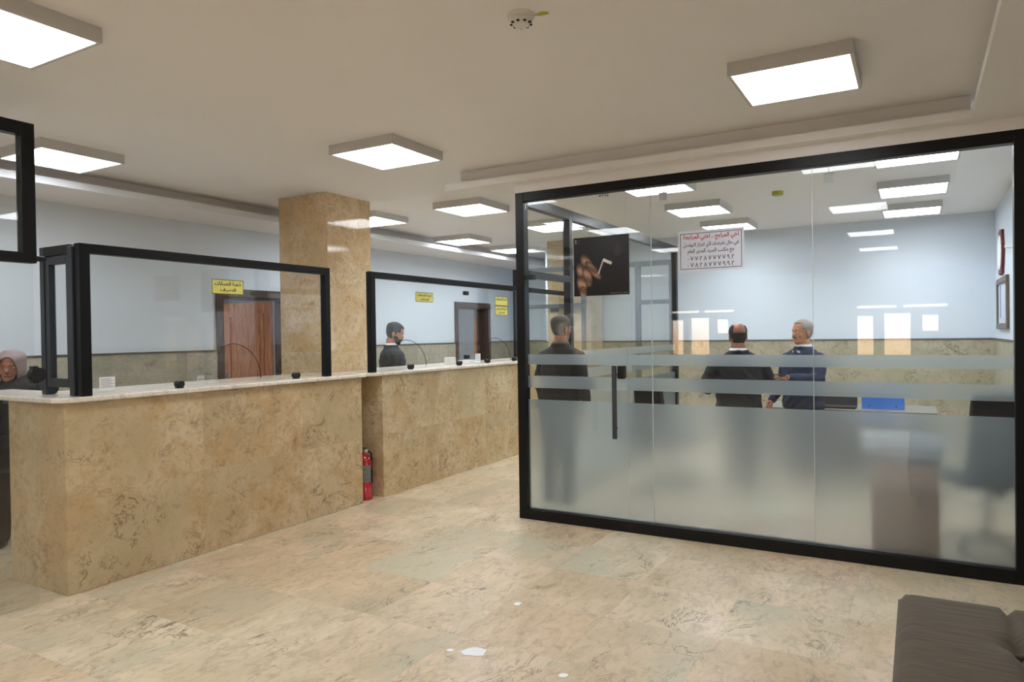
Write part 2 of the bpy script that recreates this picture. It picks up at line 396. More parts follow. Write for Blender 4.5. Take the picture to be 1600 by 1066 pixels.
# ------------------------------------------------------------------ counters
ct = thing('service_counter', 'nearer beige marble service counter with white slab top, fire extinguisher at its far end', 'counter', (XC, 2.34, 0))
MB().box(-.66, 0, 0, 2.62, 0, 1.165, bev=.004).build('marble_body', M_COUNTER, ct)
poly = [(-1.25, -.035), (-.06, -.045), (.01, -.02), (.035, .05), (.035, 2.65), (-.68, 2.65), (-.68, .30), (-1.25, .30)]
o = MB().prism(poly, 1.167, 1.2).build('countertop', M_SLAB, ct)
bv = o.modifiers.new('b', 'BEVEL'); bv.width = .008; bv.segments = 2
MB().box(-1.22, -.67, .22, .25, 1.10, 1.166).build('support_bracket', M_DGREY, ct)
c2 = thing('service_counter', 'farther beige marble service counter behind the fire extinguisher, running past the glass office', 'counter', (XC, 5.24, 0))
MB().box(-.50, .012, 0, 4.3, 0, 1.165, bev=.004).build('marble_body', M_COUNTER, c2)
poly = [(-.50, -.22), (-.05, -.20), (.03, -.12), (.047, -.02), (.047, 4.3), (-.68, 4.3), (-.68, .52), (-.5, .52)]
o = MB().prism(poly, 1.167, 1.2).build('countertop', M_SLAB, c2)
bv = o.modifiers.new('b', 'BEVEL'); bv.width = .008; bv.segments = 2

# ------------------------------------------------------------------ glass screens on the counters
def clamp(parent, x, y, z, name='glass_clamp', r=.022, axis='x'):
    d = Vector((.03, 0, 0)) if axis == 'x' else Vector((0, .03, 0))
    p = Vector((x, y, z)); m = MB().cyl(p-d, p+d, r, seg=18); m.box(x-.02, x+.02, y-.02, y+.02, .001, z)
    return m.build(name, M_RUBBER, parent)
def bar(parent, name, m_, *a): return box(*a, bev=.003).build(name, m_, parent)
s1 = thing('counter_screen', 'black framed glass screen standing on the nearer counter with a boxed left end', 'glass screen', (XC, 2.44, 1.202))
bar(s1, 'post', M_BLACK, -.05, .01, 0, .065, 0, .945)
bar(s1, 'post', M_DGREY, -.105, -.055, -.012, .05, 0, .93)
bar(s1, 'post', M_BLACK, -.05, .01, 2.07, 2.13, 0, .945)
bar(s1, 'top_rail', M_BLACK, -.05, .01, .065, 2.07, .885, .945)
box(-.025, -.015, .065, 2.07, .012, .885).build('glass_pane', M_GLASS, s1)
for y in (.68, 1.75): clamp(s1, -.02, y, .03)
bar(s1, 'post', M_DGREY, -.45, -.40, 0, .06, 0, .945)
bar(s1, 'return_rail', M_BLACK, -.40, -.105, 0, .06, .885, .945)
sash = MB()
for a in ((-.395, -.35, .05, .88), (-.155, -.11, .05, .88)): sash.box(a[0], a[1], .005, .045, a[2], a[3], bev=.002)
sash.box(-.35, -.155, .005, .045, .05, .105, bev=.002).box(-.35, -.155, .005, .045, .83, .88, bev=.002)
sw = sash.build('side_sash', M_DGREY, s1)
box(-.35, -.155, .022, .028, .105, .83).build('sash_pane', M_GLASS, sw)
clamp(s1, -.50, .09, .03, axis='y')
s2 = thing('counter_screen', 'long black framed glass screen standing on the farther counter', 'glass screen', (XC, 5.10, 1.202))
bar(s2, 'post', M_BLACK, -.05, .01, 0, .065, 0, .955)
bar(s2, 'post', M_BLACK, -.05, .01, 4.36, 4.42, 0, .955)
bar(s2, 'top_rail', M_BLACK, -.05, .01, .065, 4.36, .895, .955)
box(-.025, -.015, .065, 1.652, .012, .895).build('glass_pane', M_GLASS, s2)
box(-.025, -.015, 1.656, 3.1, .012, .895).build('glass_pane', M_GLASS, s2)
box(-.025, -.015, 3.104, 4.36, .012, .895).build('glass_pane', M_GLASS, s2)
for y in (.62, 1.50, 2.1, 2.75, 3.7): clamp(s2, -.02, y, .03)
for y in (1.654, 3.102):
    for z in (.09, .82): box(-.04, 0, y-.035, y+.035, z-.022, z+.022, bev=.004).build('joint_clamp', M_RUBBER, s2)

# gate partition at the far left: raised black framed light and a frameless glass leaf
gt = thing('glass_gate', 'clear glass gate under a tall black framed transom light left of the nearer counter', 'glass gate', (XC, 2.2, 0))
bar(gt, 'post', M_BLACK, -.05, .01, -.075, 0, 2.0, 2.81)
bar(gt, 'top_rail', M_BLACK, -.05, .01, -2.2, -.075, 2.735, 2.81)
bar(gt, 'transom_rail', M_BLACK, -.05, .01, -2.2, -.075, 2.0, 2.06)
box(-.025, -.015, -2.2, -.075, 2.06, 2.735).build('transom_pane', M_GLASS, gt)
box(-.025, -.015, -.95, -.012, .01, 2.0).build('glass_leaf', M_GLASS, gt)
MB().box(-.04, 0, -.03, 0, 1.30, 1.40).cyl((-.045, 0, 1.35), (.005, 0, 1.35), .042, seg=24).cyl((-.02, -.01, 1.35), (-.02, .04, 1.35), .026).build('lock', M_RUBBER, gt)
MB().cyl((-.02, -.01, 2.03), (-.02, .055, 2.03), .016).build('stay_pin', M_RUBBER, gt)
bar(gt, 'post', M_BLACK, -.05, .01, -2.26, -2.2, 0, 2.81)
box(-.025, -.015, -2.2, -.955, .01, 2.0).build('fixed_pane', M_GLASS, gt)

# ------------------------------------------------------------------ glass office
gp = thing('glass_partition', 'black framed glass office front with frosted lower panels and a pull-handle door', 'glass partition', (0, YP, 0))
bar(gp, 'post', M_BLACK, -2.915, -2.84, -.04, .04, 0, ZT)
bar(gp, 'post', M_BLACK, .505, .60, -.04, .04, 0, ZT)
bar(gp, 'top_rail', M_BLACK, -2.84, .505, -.04, .04, 2.65, ZT)
bar(gp, 'bottom_rail', M_BLACK, -2.84, .505, -.04, .04, 0, .085)
Z = [(.085, 1.0), (1.096, 1.197), (1.292, 1.376)]
def pane(parent, name, a, b, axis='y', z1=2.65, z0=.085, fx=0):
    if axis == 'y': g = box(a, b, -.005, .005, z0, z1).build(name, M_GLASS, parent)
    else: g = box(-.005, .005, a, b, z0, z1).build(name, M_GLASS, parent)
    for k, (p, q) in enumerate(Z):
        p = max(p, z0)
        m = MB()
        if axis == 'y': m.quad((a, .0065, p), (b, .0065, p), (b, .0065, q), (a, .0065, q))
        else: m.quad((.0065, a, p), (.0065, b, p), (.0065, b, q), (.0065, a, q))
        m.build('frosted_film', M_FROST, g)
    return g
dr = pane(gp, 'door_leaf', -2.838, -1.955)
pane(gp, 'glass_pane', -1.9535, -1.7555); pane(gp, 'glass_pane', -1.7540, -.6175); pane(gp, 'glass_pane', -.6160, .505)
for x in (-1.7548, -.6168): box(x-.0016, x+.0016, -.0068, .0068, .085, 2.65).build('joint_seal', mat('clear_silicone', (196, 204, 204), .35), gp)
MB().box(-2.065, -2.03, -.06, -.04, .72, 1.29, bev=.003).cyl((-2.047, -.045, .80), (-2.047, -.006, .80), .009).cyl((-2.047, -.045, 1.22), (-2.047, -.006, 1.22), .009).build('pull_handle', mat('handle_grey', (70, 72, 78), .35, metal=.5), dr)
MB().box(-2.03, -1.975, -.03, .03, 1.187, 1.287, bev=.004).cyl((-2.0, -.034, 1.24), (-2.0, -.03, 1.24), .015).build('lock_case', M_RUBBER, dr)
MB().box(-2.83, -2.765, -.03, .03, 2.0, 2.04, bev=.003).build('hinge_patch', M_RUBBER, dr)
# side glass of the office
sp_ = thing('glass_partition', 'dark framed side glass of the office with an open doorway near the front', 'glass partition', (XS, 5.245, 0))
M_SIDE = mat('graphite_frame', (40, 43, 50), .3, metal=.4)
bar(sp_, 'post', M_SIDE, -.035, .035, 0, .045, 0, 2.72)
bar(sp_, 'post', M_SIDE, -.035, .035, .87, .94, 0, 2.72)
bar(sp_, 'post', M_BLACK, -.035, .035, 4.28, 4.36, 0, 2.72)
bar(sp_, 'top_rail', M_SIDE, -.035, .035, .045, .87, 2.63, 2.72)
bar(sp_, 'top_rail', M_SIDE, -.035, .035, .94, 4.28, 2.63, 2.72)
bar(sp_, 'transom_rail', M_SIDE, -.035, .035, .045, .87, 2.03, 2.09)
bar(sp_, 'bottom_rail', M_SIDE, -.035, .035, .94, 4.28, 0, .08)
box(-.005, .005, .045, .87, 2.09, 2.63).build('transom_pane', M_GLASS, sp_)
pane(sp_, 'glass_pane', .94, 2.6, 'x', 2.63, .08); pane(sp_, 'glass_pane', 2.604, 4.28, 'x', 2.63, .08)
# far cross partition with doorway frames
fp = thing('glass_partition', 'grey framed glass cross partition far back between the counters and the office', 'glass partition', (0, 9.62, 0))
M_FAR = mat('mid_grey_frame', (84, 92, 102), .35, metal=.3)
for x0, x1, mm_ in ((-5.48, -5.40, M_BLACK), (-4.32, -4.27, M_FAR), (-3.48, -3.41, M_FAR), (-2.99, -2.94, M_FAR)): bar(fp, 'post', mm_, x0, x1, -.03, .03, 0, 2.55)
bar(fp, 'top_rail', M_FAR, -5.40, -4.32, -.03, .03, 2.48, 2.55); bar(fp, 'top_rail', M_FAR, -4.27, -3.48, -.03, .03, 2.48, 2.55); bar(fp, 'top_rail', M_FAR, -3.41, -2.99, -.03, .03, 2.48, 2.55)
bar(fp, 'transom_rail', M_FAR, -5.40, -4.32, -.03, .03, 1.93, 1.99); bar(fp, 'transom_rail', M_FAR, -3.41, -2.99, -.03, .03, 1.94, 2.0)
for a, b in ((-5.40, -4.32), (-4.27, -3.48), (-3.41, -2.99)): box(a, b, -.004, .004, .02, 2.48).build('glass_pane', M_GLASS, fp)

# ------------------------------------------------------------------ ceiling lamps
def lamp_proto():
    t = thing('ceiling_lamp', '', 'ceiling lamp', group='square white panel lamps on the ceiling')
    m = MB()
    for a in ((-.3, -.283, -.3, .3), (.283, .3, -.3, .3), (-.283, .283, -.3, -.283), (-.283, .283, .283, .3)): m.box(a[0], a[1], a[2], a[3], -.07, 0)
    m.build('housing', M_HOUSE, t)
    box(-.283, .283, -.283, .283, -.066, -.02).build('diffuser', M_LAMP, t)
    ld = bpy.data.lights.new('lamp_beam', 'AREA'); ld.shape = 'SQUARE'; ld.size = .56; ld.energy = BEAM_W; ld.color = (.93, .97, 1); ld.spread = math.radians(140)
    lo = bpy.data.objects.new('lamp_beam', ld); C.objects.link(lo); lo.parent = t; lo.location = (0, 0, -.068)
    return t
LP = [(-3.46, 4.17, 'square ceiling lamp between the smoke detector and the pillar top, centre of the hall ceiling'),
      (-.56, 4.11, 'square ceiling lamp in front of the glass office, largest on the right side'),
      (-3.49, 1.57, 'square ceiling lamp cut by the top left corner of the photo'),
      (-5.55, 2.93, 'square ceiling lamp above the nearer counter, partly behind the gate frame post'),
      (-4.18, 6.44, 'square ceiling lamp just left of the office front, below the soffit end'),
      (-5.57, 6.43, 'square ceiling lamp half hidden behind the upper right side of the marble pillar'),
      (-5.72, 8.58, 'square ceiling lamp beside the left cove, above the farther counter screen'),
      (-5.66, 9.98, 'square ceiling lamp farthest along the left cove, next to the far wall'),
      (-4.02, 8.12, 'square ceiling lamp seen through the transom light of the office side glass'),
      (-.0, 6.38, 'square office ceiling lamp nearest the right wall, cut by the black top rail'),
      (-.03, 7.96, 'square office ceiling lamp at the right, second row from the glass front'),
      (-.05, 9.43, 'square office ceiling lamp at the right, last row before the far wall'),
      (-2.12, 6.43, 'square office ceiling lamp left of centre, cut by the black top rail'),
      (-2.12, 7.95, 'square office ceiling lamp left of centre, above and right of the black poster'),
      (-2.12, 9.42, 'square office ceiling lamp partly covered by the white printed notice')]
lp = lamp_proto()
for i, (x, y, lb) in enumerate(LP):
    o = lp if i == 0 else copy_tree(lp); o.location = (x, y, ZC); o['label'] = lb
BEH = 'square ceiling lamp in the hall behind the photographer'
for x, y in ((-.56, 1.65), (-.56, -.75), (-.56, -3.0), (-3.49, -1.0), (-5.55, .3), (-5.55, -2.6), (-3.49, -3.6)):  # rear lamp of the leftmost column is added to brighten the left wall
    o = copy_tree(lp); o.location = (x, y, ZC); o['label'] = BEH
for x, y in ((-8.1, 4.7), (-8.3, 10.9)):  # unseen lamps added to light the back room and the open door leaf
    o = copy_tree(lp); o.location = (x, y, ZC); o['label'] = 'unseen square ceiling lamp added to light the room behind the left wall'
# small ceiling devices
def smoke(x, y, z, label, m_=M_WHITE):
    t = thing('smoke_detector', label, 'smoke detector', (x, y, z))
    MB().loft([(0, 0, -.018, .058, .058), (0, 0, -.012, .06, .06), (0, 0, 0, .062, .062)], 28).build('base', m_, t, smooth=False)
    MB().loft([(0, 0, -.052, .018, .018), (0, 0, -.048, .034, .034), (0, 0, -.034, .046, .046), (0, 0, -.03, .05, .05), (0, 0, -.018, .05, .05)], 28).build('sensor_head', m_, t)
    v = MB()
    for k in range(9):
        a = 2*PI*k/9; c_, s_ = math.cos(a), math.sin(a)
        v.xf(Matrix.Identity(4)); q = MB(); 
        v.ball((.043*c_, .043*s_, -.041), (.008, .008, .004), 8)
    v.build('vent', M_RUBBER, t)
smoke(-1.51, 2.75, ZC, 'round white smoke detector on the hall ceiling, near the top edge')
smoke(-2.72, 6.62, ZC, 'small smoke detector on the office ceiling above the black poster')
M_YEL = mat('yellow_green_cap', (176, 172, 40), .5)
tag(MB().loft([(0, 0, -.04, .045, .045), (0, 0, -.03, .056, .056), (0, 0, 0, .056, .056)], 24).build('detector_cap', M_YEL, origin=None), 'yellow green detector cap on the office ceiling', 'cap').location = (-1.226, 7.607, ZC)
tag(MB().loft([(0, 0, -.03, .04, .04), (0, 0, 0, .045, .045)], 20).build('detector_cap', mat('dull_yellow', (172, 164, 84), .6), origin=None), 'dull yellow cap on the ceiling below the lamp above the farther counter screen', 'cap').location = (-6.0, 9.25, ZC)
tag(MB().prism([(-.03, -.008), (.01, -.02), (.035, -.005), (.03, .015), (-.01, .012)], -.0015, 0).build('paint_mark', M_YEL), 'small yellow paint mark on the ceiling beside the smoke detector', 'mark').location = (-1.43, 2.79, ZC-.0005)
for x, y, lb in ((-1.69, 5.30, 'small pale plate at the middle glass joint, standing in for a reflection'), (-.52, 5.30, 'small pale plate at the right glass joint, standing in for a reflection')):
    t = thing('reflection_plate', lb, 'reflection stand-in', (x, y, 2.62))  # plate and rod stand in for a shape taken as a glass reflection
    MB().box(-.03, .03, -.004, .004, -.06, .0).box(-.03, .03, -.004, .03, -.004, .0).build('plate', mat('pale_reflection_grey', (206, 212, 214), .3), t)
    MB().cyl((0, .02, 0), (0, .02, .34), .004).build('rod', M_STEEL, t)

# ------------------------------------------------------------------ writing (Arabic shaped into presentation forms)
_F = {'ا': (0xFE8D, 2), 'أ': (0xFE83, 2), 'ب': (0xFE8F, 4), 'ة': (0xFE93, 2), 'ت': (0xFE95, 4), 'ج': (0xFE9D, 4), 'ح': (0xFEA1, 4), 'خ': (0xFEA5, 4),
      'د': (0xFEA9, 2), 'ر': (0xFEAD, 2), 'ز': (0xFEAF, 2), 'س': (0xFEB1, 4), 'ش': (0xFEB5, 4), 'ص': (0xFEB9, 4), 'ض': (0xFEBD, 4), 'ع': (0xFEC9, 4),
      'ف': (0xFED1, 4), 'ق': (0xFED5, 4), 'ك': (0xFED9, 4), 'ل': (0xFEDD, 4), 'م': (0xFEE1, 4), 'ن': (0xFEE5, 4), 'ه': (0xFEE9, 4), 'و': (0xFEED, 2), 'ي': (0xFEF1, 4)}
def shape(s):
    out = []; i = 0
    def joins_next(k): return k < len(s) and s[k] in _F
    def prev_joins(k): return k >= 0 and s[k] in _F and _F[s[k]][1] == 4
    while i < len(s):
        c = s[i]
        if c == 'ل' and i+1 < len(s) and s[i+1] in 'اأ':
            base = 0xFEFB if s[i+1] == 'ا' else 0xFEF7
            out.append(chr(base+(1 if prev_joins(i-1) else 0))); i += 2; continue
        if c in _F:
            b, n = _F[c]; pj = prev_joins(i-1); nj = n == 4 and joins_next(i+1)
            out.append(chr(b+((3 if nj else 1) if pj else (2 if nj else 0))))
        else: out.append(c)
        i += 1
    return ''.join(out[::-1])
def text_mesh(s, size, width=None, bold=.0, arabic=True):
    """flat lettering in the x-z plane facing -y, centred"""
    c = bpy.data.curves.new('lettering', 'FONT'); c.body = shape(s) if arabic else s; c.size = size; c.align_x = 'CENTER'; c.resolution_u = 2
    c.offset = bold; o = bpy.data.objects.new('lettering', c); C.objects.link(o); bpy.context.view_layer.update()
    me = bpy.data.meshes.new_from_object(o); C.objects.unlink(o); bpy.data.objects.remove(o)
    xs = [v.co.x for v in me.vertices]; ys = [v.co.y for v in me.vertices]
    cx, cy = (min(xs)+max(xs))/2, (min(ys)+max(ys))/2; k = (width/(max(xs)-min(xs))) if width else 1
    return me, cx, cy, k
def lettering(parent, s, m_, cx, cz, width, height, face, off=.0012, bold=.0, name='lettering'):
    """face 'y': sign faces -y (x right).  face 'x': sign faces +x (y right)"""
    me, ox, oy, k = text_mesh(s, .05, width, bold)
    ys = [v.co.y for v in me.vertices]; kz = height/(max(ys)-min(ys))
    for v in me.vertices:
        a, b = (v.co.x-ox)*k+cx, (v.co.y-oy)*kz+cz
        v.co = (a, -off, b) if face == 'y' else (off, a, b)
    me.materials.append(m_); o = bpy.data.objects.new(name, me); C.objects.link(o); o.parent = parent; return o
M_RED = mat('red_ink', (190, 28, 44), .6); M_INK = mat('navy_ink', (28, 26, 66), .6); M_BINK = mat('black_ink', (22, 20, 18), .6)
M_YSIGN = mat('yellow_sign_vinyl', (216, 208, 112), .5, var=.02)
# notice on the office front
nt = thing('notice', 'white notice with red and navy Arabic writing and phone numbers on the office glass', 'notice', (-1.304, YP-.0065, 2.14))
box(-.238, .238, -.0012, 0, -.15, .15).build('sheet', mat('notice_sheet', (222, 226, 240), .55, var=.01), nt)
b_ = MB()
for a in ((-.222, .222, .128, .132), (-.222, .222, -.132, -.128), (-.222, -.218, -.128, .128), (.218, .222, -.128, .128)): b_.box(a[0], a[1], -.0018, -.001, a[2], a[3])
b_.build('border', M_INK, nt)
for s, m_, z, w_, h_, bo in (('اخي المراجع .. اختي المراجعة', M_RED, .098, .40, .050, .0012), ('في حال تعرضك لأي ابتزاز التواصل', M_INK, .044, .40, .048, .0008),
                     ('مع مكتب السيد المدير العام', M_INK, -.006, .335, .044, .0008)):
    lettering(nt, s, m_, 0, z, w_, h_, 'y', .0022, bo)
for s, z in (('٠ ٧ ٧ ٢ ٨ ٧ ٧ ٧ ٧ ٩ ٢', -.056), ('٠ ٧ ٨ ٢ ٨ ٧ ٧ ٧ ٩ ٩ ٢', -.103)):
    lettering(nt, s[::-1], M_BINK, 0, z, .335, .034, 'y', .0022, .0007)
# yellow signs on the counter screens
def ysign(y0, y1, z0, z1, l1, l2, label):
    cy, cz = (y0+y1)/2, (z0+z1)/2; W, H = y1-y0, z1-z0
    t = thing('sign', label, 'sign', (XC-.0145, cy, cz), group='yellow signs stuck on glass')
    box(0, .0015, -W/2, W/2, -H/2, H/2).build('panel', M_YSIGN, t)
    b = MB()
    for a in ((-W/2, W/2, H/2-.005, H/2), (-W/2, W/2, -H/2, -H/2+.005), (-W/2, -W/2+.005, -H/2, H/2), (W/2-.005, W/2, -H/2, H/2)): b.box(.001, .0022, a[0], a[1], a[2], a[3])
    b.build('border', mat('olive_border', (96, 92, 30), .6), t)
    lettering(t, l1, M_BINK, 0, H*.2, W*.84, H*.34, 'x', .0026, .0012)
    if l2: lettering(t, l2, M_BINK, 0, -H*.22, W*.5, H*.28, 'x', .0026, .0012)
ysign(3.392, 3.671, 1.875, 1.984, 'شعبة الحسابات', 'الصرف', 'yellow Arabic sign on the glass of the nearer counter screen')
ysign(5.812, 6.11, 1.894, 1.996, 'شعبة الحسابات', 'الحسابات', 'yellow Arabic sign above the man on the left half of the farther screen')
ysign(7.388, 7.684, 1.902, 2.01, 'شعبة الحسابات', None, 'upper of two stacked yellow Arabic signs on the farther screen')
ysign(7.388, 7.684, 1.784, 1.894, 'شعبة الحسابات', 'الحسابات', 'lower of two stacked yellow Arabic signs on the farther screen')
t = thing('wall_plate', 'small dark olive plaque on the distant pillar, above the man in the doorway', 'plaque', (-4.80, 9.679, 1.93))
box(-.07, .07, -.012, 0, -.06, .06, bev=.003).build('plate', mat('olive_plate', (70, 74, 36), .5), t)
for k in range(5): box(-.05+k*.022, -.04+k*.022, -.014, -.012, -.045, .045).build('slot', mat('olive_dark', (48, 50, 26), .5), t)

# ------------------------------------------------------------------ poster: a hand crushing a cigarette, printed
def poster():
    W, H, n = .470, .468, 150
    me = bpy.data.meshes.new('print'); vs = []; cols = []
    def blob(x, y, cx, cy, rx, ry, a):
        c_, s_ = math.cos(a), math.sin(a); dx, dy = x-cx, y-cy; u, v = (dx*c_+dy*s_)/rx, (-dx*s_+dy*c_)/ry
        return 1-(u*u+v*v)
    F = [(.25, .52, .10, .21, .45), (.15, .39, .09, .19, .35), (.25, .33, .085, .19, .25), (.15, .20, .095, .15, .2), (.36, .43, .07, .21, .72), (.17, .06, .07, .11, .1)]
    rnd = random.Random(3)
    for j in range(n+1):
        for i in range(n+1):
            x, y = i/n, j/n
            vs.append(((x-.5)*W, -.0016, (y-.5)*H))
            sm = max(0, math.sin(7*x+2.5*y)*math.sin(5*y-3*x)*.5+.1)*max(0, 1-abs(x-.78)*3)*max(0, 1-abs(y-.7)*2)
            c = [9+70*sm, 9+62*sm, 12+64*sm]
            for cx, cy, rx, ry, a in F:
                b = blob(x, y, cx, cy, rx, ry, a)
                if b > 0:
                    k = .35+.65*min(1, b*1.4)*(0.75+.35*math.sin(30*y+12*x)); c = [176*k, 132*k, 106*k]
            # bent cigarette
            def seg(ax, ay, bx, by, wd):
                dx, dy = bx-ax, by-ay; L = math.hypot(dx, dy); t = ((x-ax)*dx+(y-ay)*dy)/L/L
                return 0 <= t <= 1 and abs((x-ax)*dy-(y-ay)*dx)/L < wd
            if seg(.45, .36, .545, .60, .012): c = [200, 196, 188]
            if seg(.54, .60, .69, .53, .024): c = [232, 230, 224]
            if .03 < x < .055 and (.935 < y < .955 or .90 < y < .918): c = [200, 200, 200]
            if .07 < x < .15 and (.94 < y < .948 or .905 < y < .912) and rnd.random() < .7: c = [130, 130, 130]
            if .66 < x < .97 and .028 < y < .04 and rnd.random() < .6: c = [170, 168, 120]
            cols += list(lin([max(4, min(255, v)) for v in c]))
    fs = [(j*(n+1)+i, j*(n+1)+i+1, (j+1)*(n+1)+i+1, (j+1)*(n+1)+i) for j in range(n) for i in range(n)]
    me.from_pydata(vs, [], fs); at = me.color_attributes.new('ink', 'FLOAT_COLOR', 'POINT'); at.data.foreach_set('color', cols)
    m = bpy.data.materials.new('printed_poster'); m.use_nodes = True; nn = m.node_tree.nodes
    v = nn.new('ShaderNodeVertexColor'); v.layer_name = 'ink'; b = nn['Principled BSDF']; m.node_tree.links.new(v.outputs[0], b.inputs['Base Color'])
    b.inputs['Roughness'].default_value = .25; me.materials.append(m)
    t = thing('poster', 'square black poster of a hand crushing a bent cigarette on the office glass', 'poster', (-2.163, YP-.0065, 2.077))
    box(-W/2, W/2, -.0014, 0, -H/2, H/2).build('sheet', mat('poster_backing', (12, 12, 14), .4), t)
    o = bpy.data.objects.new('print', me); C.objects.link(o); o.parent = t
poster()

# ------------------------------------------------------------------ fire extinguisher
fx = thing('fire_extinguisher', 'red fire extinguisher standing on the floor in the gap between the counters', 'fire extinguisher', (-4.565, 5.105, 0))
M_FIRE = mat('red_enamel', (176, 20, 34), .25, coat=.5)
MB().loft([(0, 0, 0, .068, .068), (0, 0, .006, .072, .072), (0, 0, .045, .072, .072), (0, 0, .048, .069, .069), (0, 0, .36, .069, .069), (0, 0, .39, .062, .062), (0, 0, .415, .042, .042), (0, 0, .43, .022, .022), (0, 0, .445, .02, .02)], 32).build('cylinder_body', M_FIRE, fx, smooth=True)
MB().cyl((0, 0, .44), (0, 0, .475), .019).cyl((0, 0, .46), (.045, 0, .46), .008).build('valve', M_STEEL, fx)
MB().box(-.08, .02, -.008, .008, .478, .486, bev=.002).build('lever', M_RUBBER, fx)
MB().box(-.085, .01, -.008, .008, .462, .468, bev=.002).build('carry_handle', M_RUBBER, fx)
MB().cyl((.04, -.02, .46), (.04, -.032, .46), .016).build('pressure_gauge', M_WHITE, fx)
MB().tube([(.045, 0, .46), (.08, 0, .44), (.09, .0, .38), (.088, 0, .28), (.086, 0, .16)], .009).build('hose', M_RUBBER, fx)
mb = MB()
for k in range(10):
    a0, a1 = -.9+k*.16-.6, -.9+(k+1)*.16-.6
    mb.quad(*[(.0697*math.cos(a), .0697*math.sin(a), z) for a, z in ((a0, .17), (a1, .17), (a1, .33), (a0, .33))])
mb.build('label_sticker', mat('grey_label', (120, 124, 118), .5, var=.35, scale=60), fx)
# cap to stand on
# ------------------------------------------------------------------ frames on the office right wall
t = thing('wall_clock', 'dark red framed wall plaque high on the office right wall', 'wall plaque', (XR, 9.45, 2.37))
MB().cyl((-.03, 0, 0), (0, 0, 0), .25, seg=8).box(-.028, 0, -.17, .17, -.24, .24, bev=.01).build('frame', mat('dark_red_frame', (104, 30, 40), .4), t)
MB().cyl((-.034, 0, 0), (-.03, 0, 0), .19, seg=32).build('face', M_PAPER, t)
t = thing('picture_frame', 'brown framed certificate hanging on the office right wall', 'picture frame', (XR, 9.35, 1.81))
m = MB()
for a in ((-.53, -.46, -.28, .28), (.46, .53, -.28, .28), (-.46, .46, -.28, -.22), (-.46, .46, .22, .28)): m.box(-.03, 0, a[0], a[1], a[2], a[3], bev=.006)
m.build('frame', wood_mat('frame_wood', (84, 74, 62), (110, 98, 82), .4), t)
box(-.012, -.004, -.46, .46, -.22, .22).build('certificate', mat('certificate_paper', (206, 212, 232), .6), t)
MB().box(-.014, -.012, .2, .28, -.16, .2).build('blue_stripe', mat('pale_blue_print', (96, 120, 180), .6), t)
t = thing('hook', 'small white hook on the office right wall between the frame and the front post', 'hook', (XR, 8.43, 2.33))
MB().cyl((-.06, 0, 0), (0, 0, 0), .012).cyl((-.01, 0, 0), (0, 0, 0), .03).ball((-.06, 0, .005), .016).build('pin', M_WHITE, t)

# ------------------------------------------------------------------ papers, sockets, cables
def sheet(name, label, loc, dim, m_=M_PAPER, cat='paper', lines=0):
    t = thing(name, label, cat, loc)
    x, y, z = dim; box(-x/2, x/2, -y/2, y/2, -z/2, z/2).build('sheet', m_, t)
    if lines:
        q = MB()
        for k in range(lines): q.box(x/2, x/2+.0006, -y*.4, y*(.4 if k % 2 else .25), z*.32-k*z*.12, z*.32-k*z*.12+.003)
        q.build('print', mat('grey_print', (130, 132, 130), .7), t)
sheet('paper_notice', 'white printed notice taped low on the nearer counter screen', (XC-.0135, 2.61, 1.27), (.001, .10, .085), lines=6)
sheet('paper_notice', 'small white printed notice low on the farther counter screen', (XC-.0135, 6.98, 1.27), (.001, .11, .105), lines=6)
for y, lb in ((4.95, 'white socket plate on the dado left of the wooden doorway'),):
    t = thing('wall_socket', lb, 'socket', (XW+.02, y, 1.10)); box(0, .012, -.045, .045, -.045, .045, bev=.003).build('plate', M_WHITE, t)
    MB().cyl((.012, -.014, 0), (.0125, -.014, 0), .006).cyl((.012, .014, 0), (.0125, .014, 0), .006).build('pin_hole', M_RUBBER, t)
for (x, y, dy, lb) in ((-4.95, 4.05, .30, 'thin black looped cable in front of the reddish wooden door'), (-4.85, 6.25, .38, 'thin black looped cable right of the man behind the farther screen'), (-4.80, 8.05, .42, 'thin black looped cable at the far end of the farther screen')):
    pts = []
    for k in range(15):
        a = PI*.62*k/14; pts.append((0, dy*(1-math.cos(a))*-.62+dy*.62, .30*math.sin(PI/2+0*a)*0+.0+.30*math.sin(a*1.0+.0)))
    pts = [(0, dy*math.sin(PI/2*k/14)-dy*.4, .30*math.cos(PI/2*k/14)+.0) for k in range(15)]
    tag(MB().tube([(0, -dy*.75, .27)]+pts, .0035).build('cable', M_RUBBER), lb, 'cable').location = (x, y, 1.2)
# counter clutter behind the farther screen
tag(box(-.05, .05, -.05, .05, 0, .08, bev=.006).build('card_box', M_WHITE), 'white box on the farther counter before the open doorway', 'box').location = (-4.85, 6.95, 1.2)
tag(MB().box(-.09, .09, -.11, .11, 0, .03, bev=.004).build('paper_stack', M_PAPER), 'low stack of white papers on the farther counter', 'papers').location = (-4.85, 7.35, 1.2)
# scraps on the floor
for x, y, s, a, lb in ((-1.885, 2.87, 1.0, .3, 'largest torn scrap of white paper lying on the floor tiles'), (-2.0, 3.50, .42, 1.1, 'small white paper scrap on the floor behind the largest scrap'), (-1.40, 2.86, .36, .2, 'small pale scrap on the floor right of the largest scrap'), (-2.0, 2.83, .3, .7, 'sliver of white paper on the floor left of the largest scrap')):
    rnd = random.Random(int(s*100)); n = 11
    p = [(s*.062*(1+.35*(rnd.random()-.5))*math.cos(2*PI*k/n), s*.05*(1+.5*(rnd.random()-.5))*math.sin(2*PI*k/n)) for k in range(n)]
    o = MB().prism(p, 0, .002).build('paper_scrap', M_PAPER); tag(o, lb, 'paper scrap'); o.location = (x, y, .0005); o.rotation_euler = (0, 0, a)

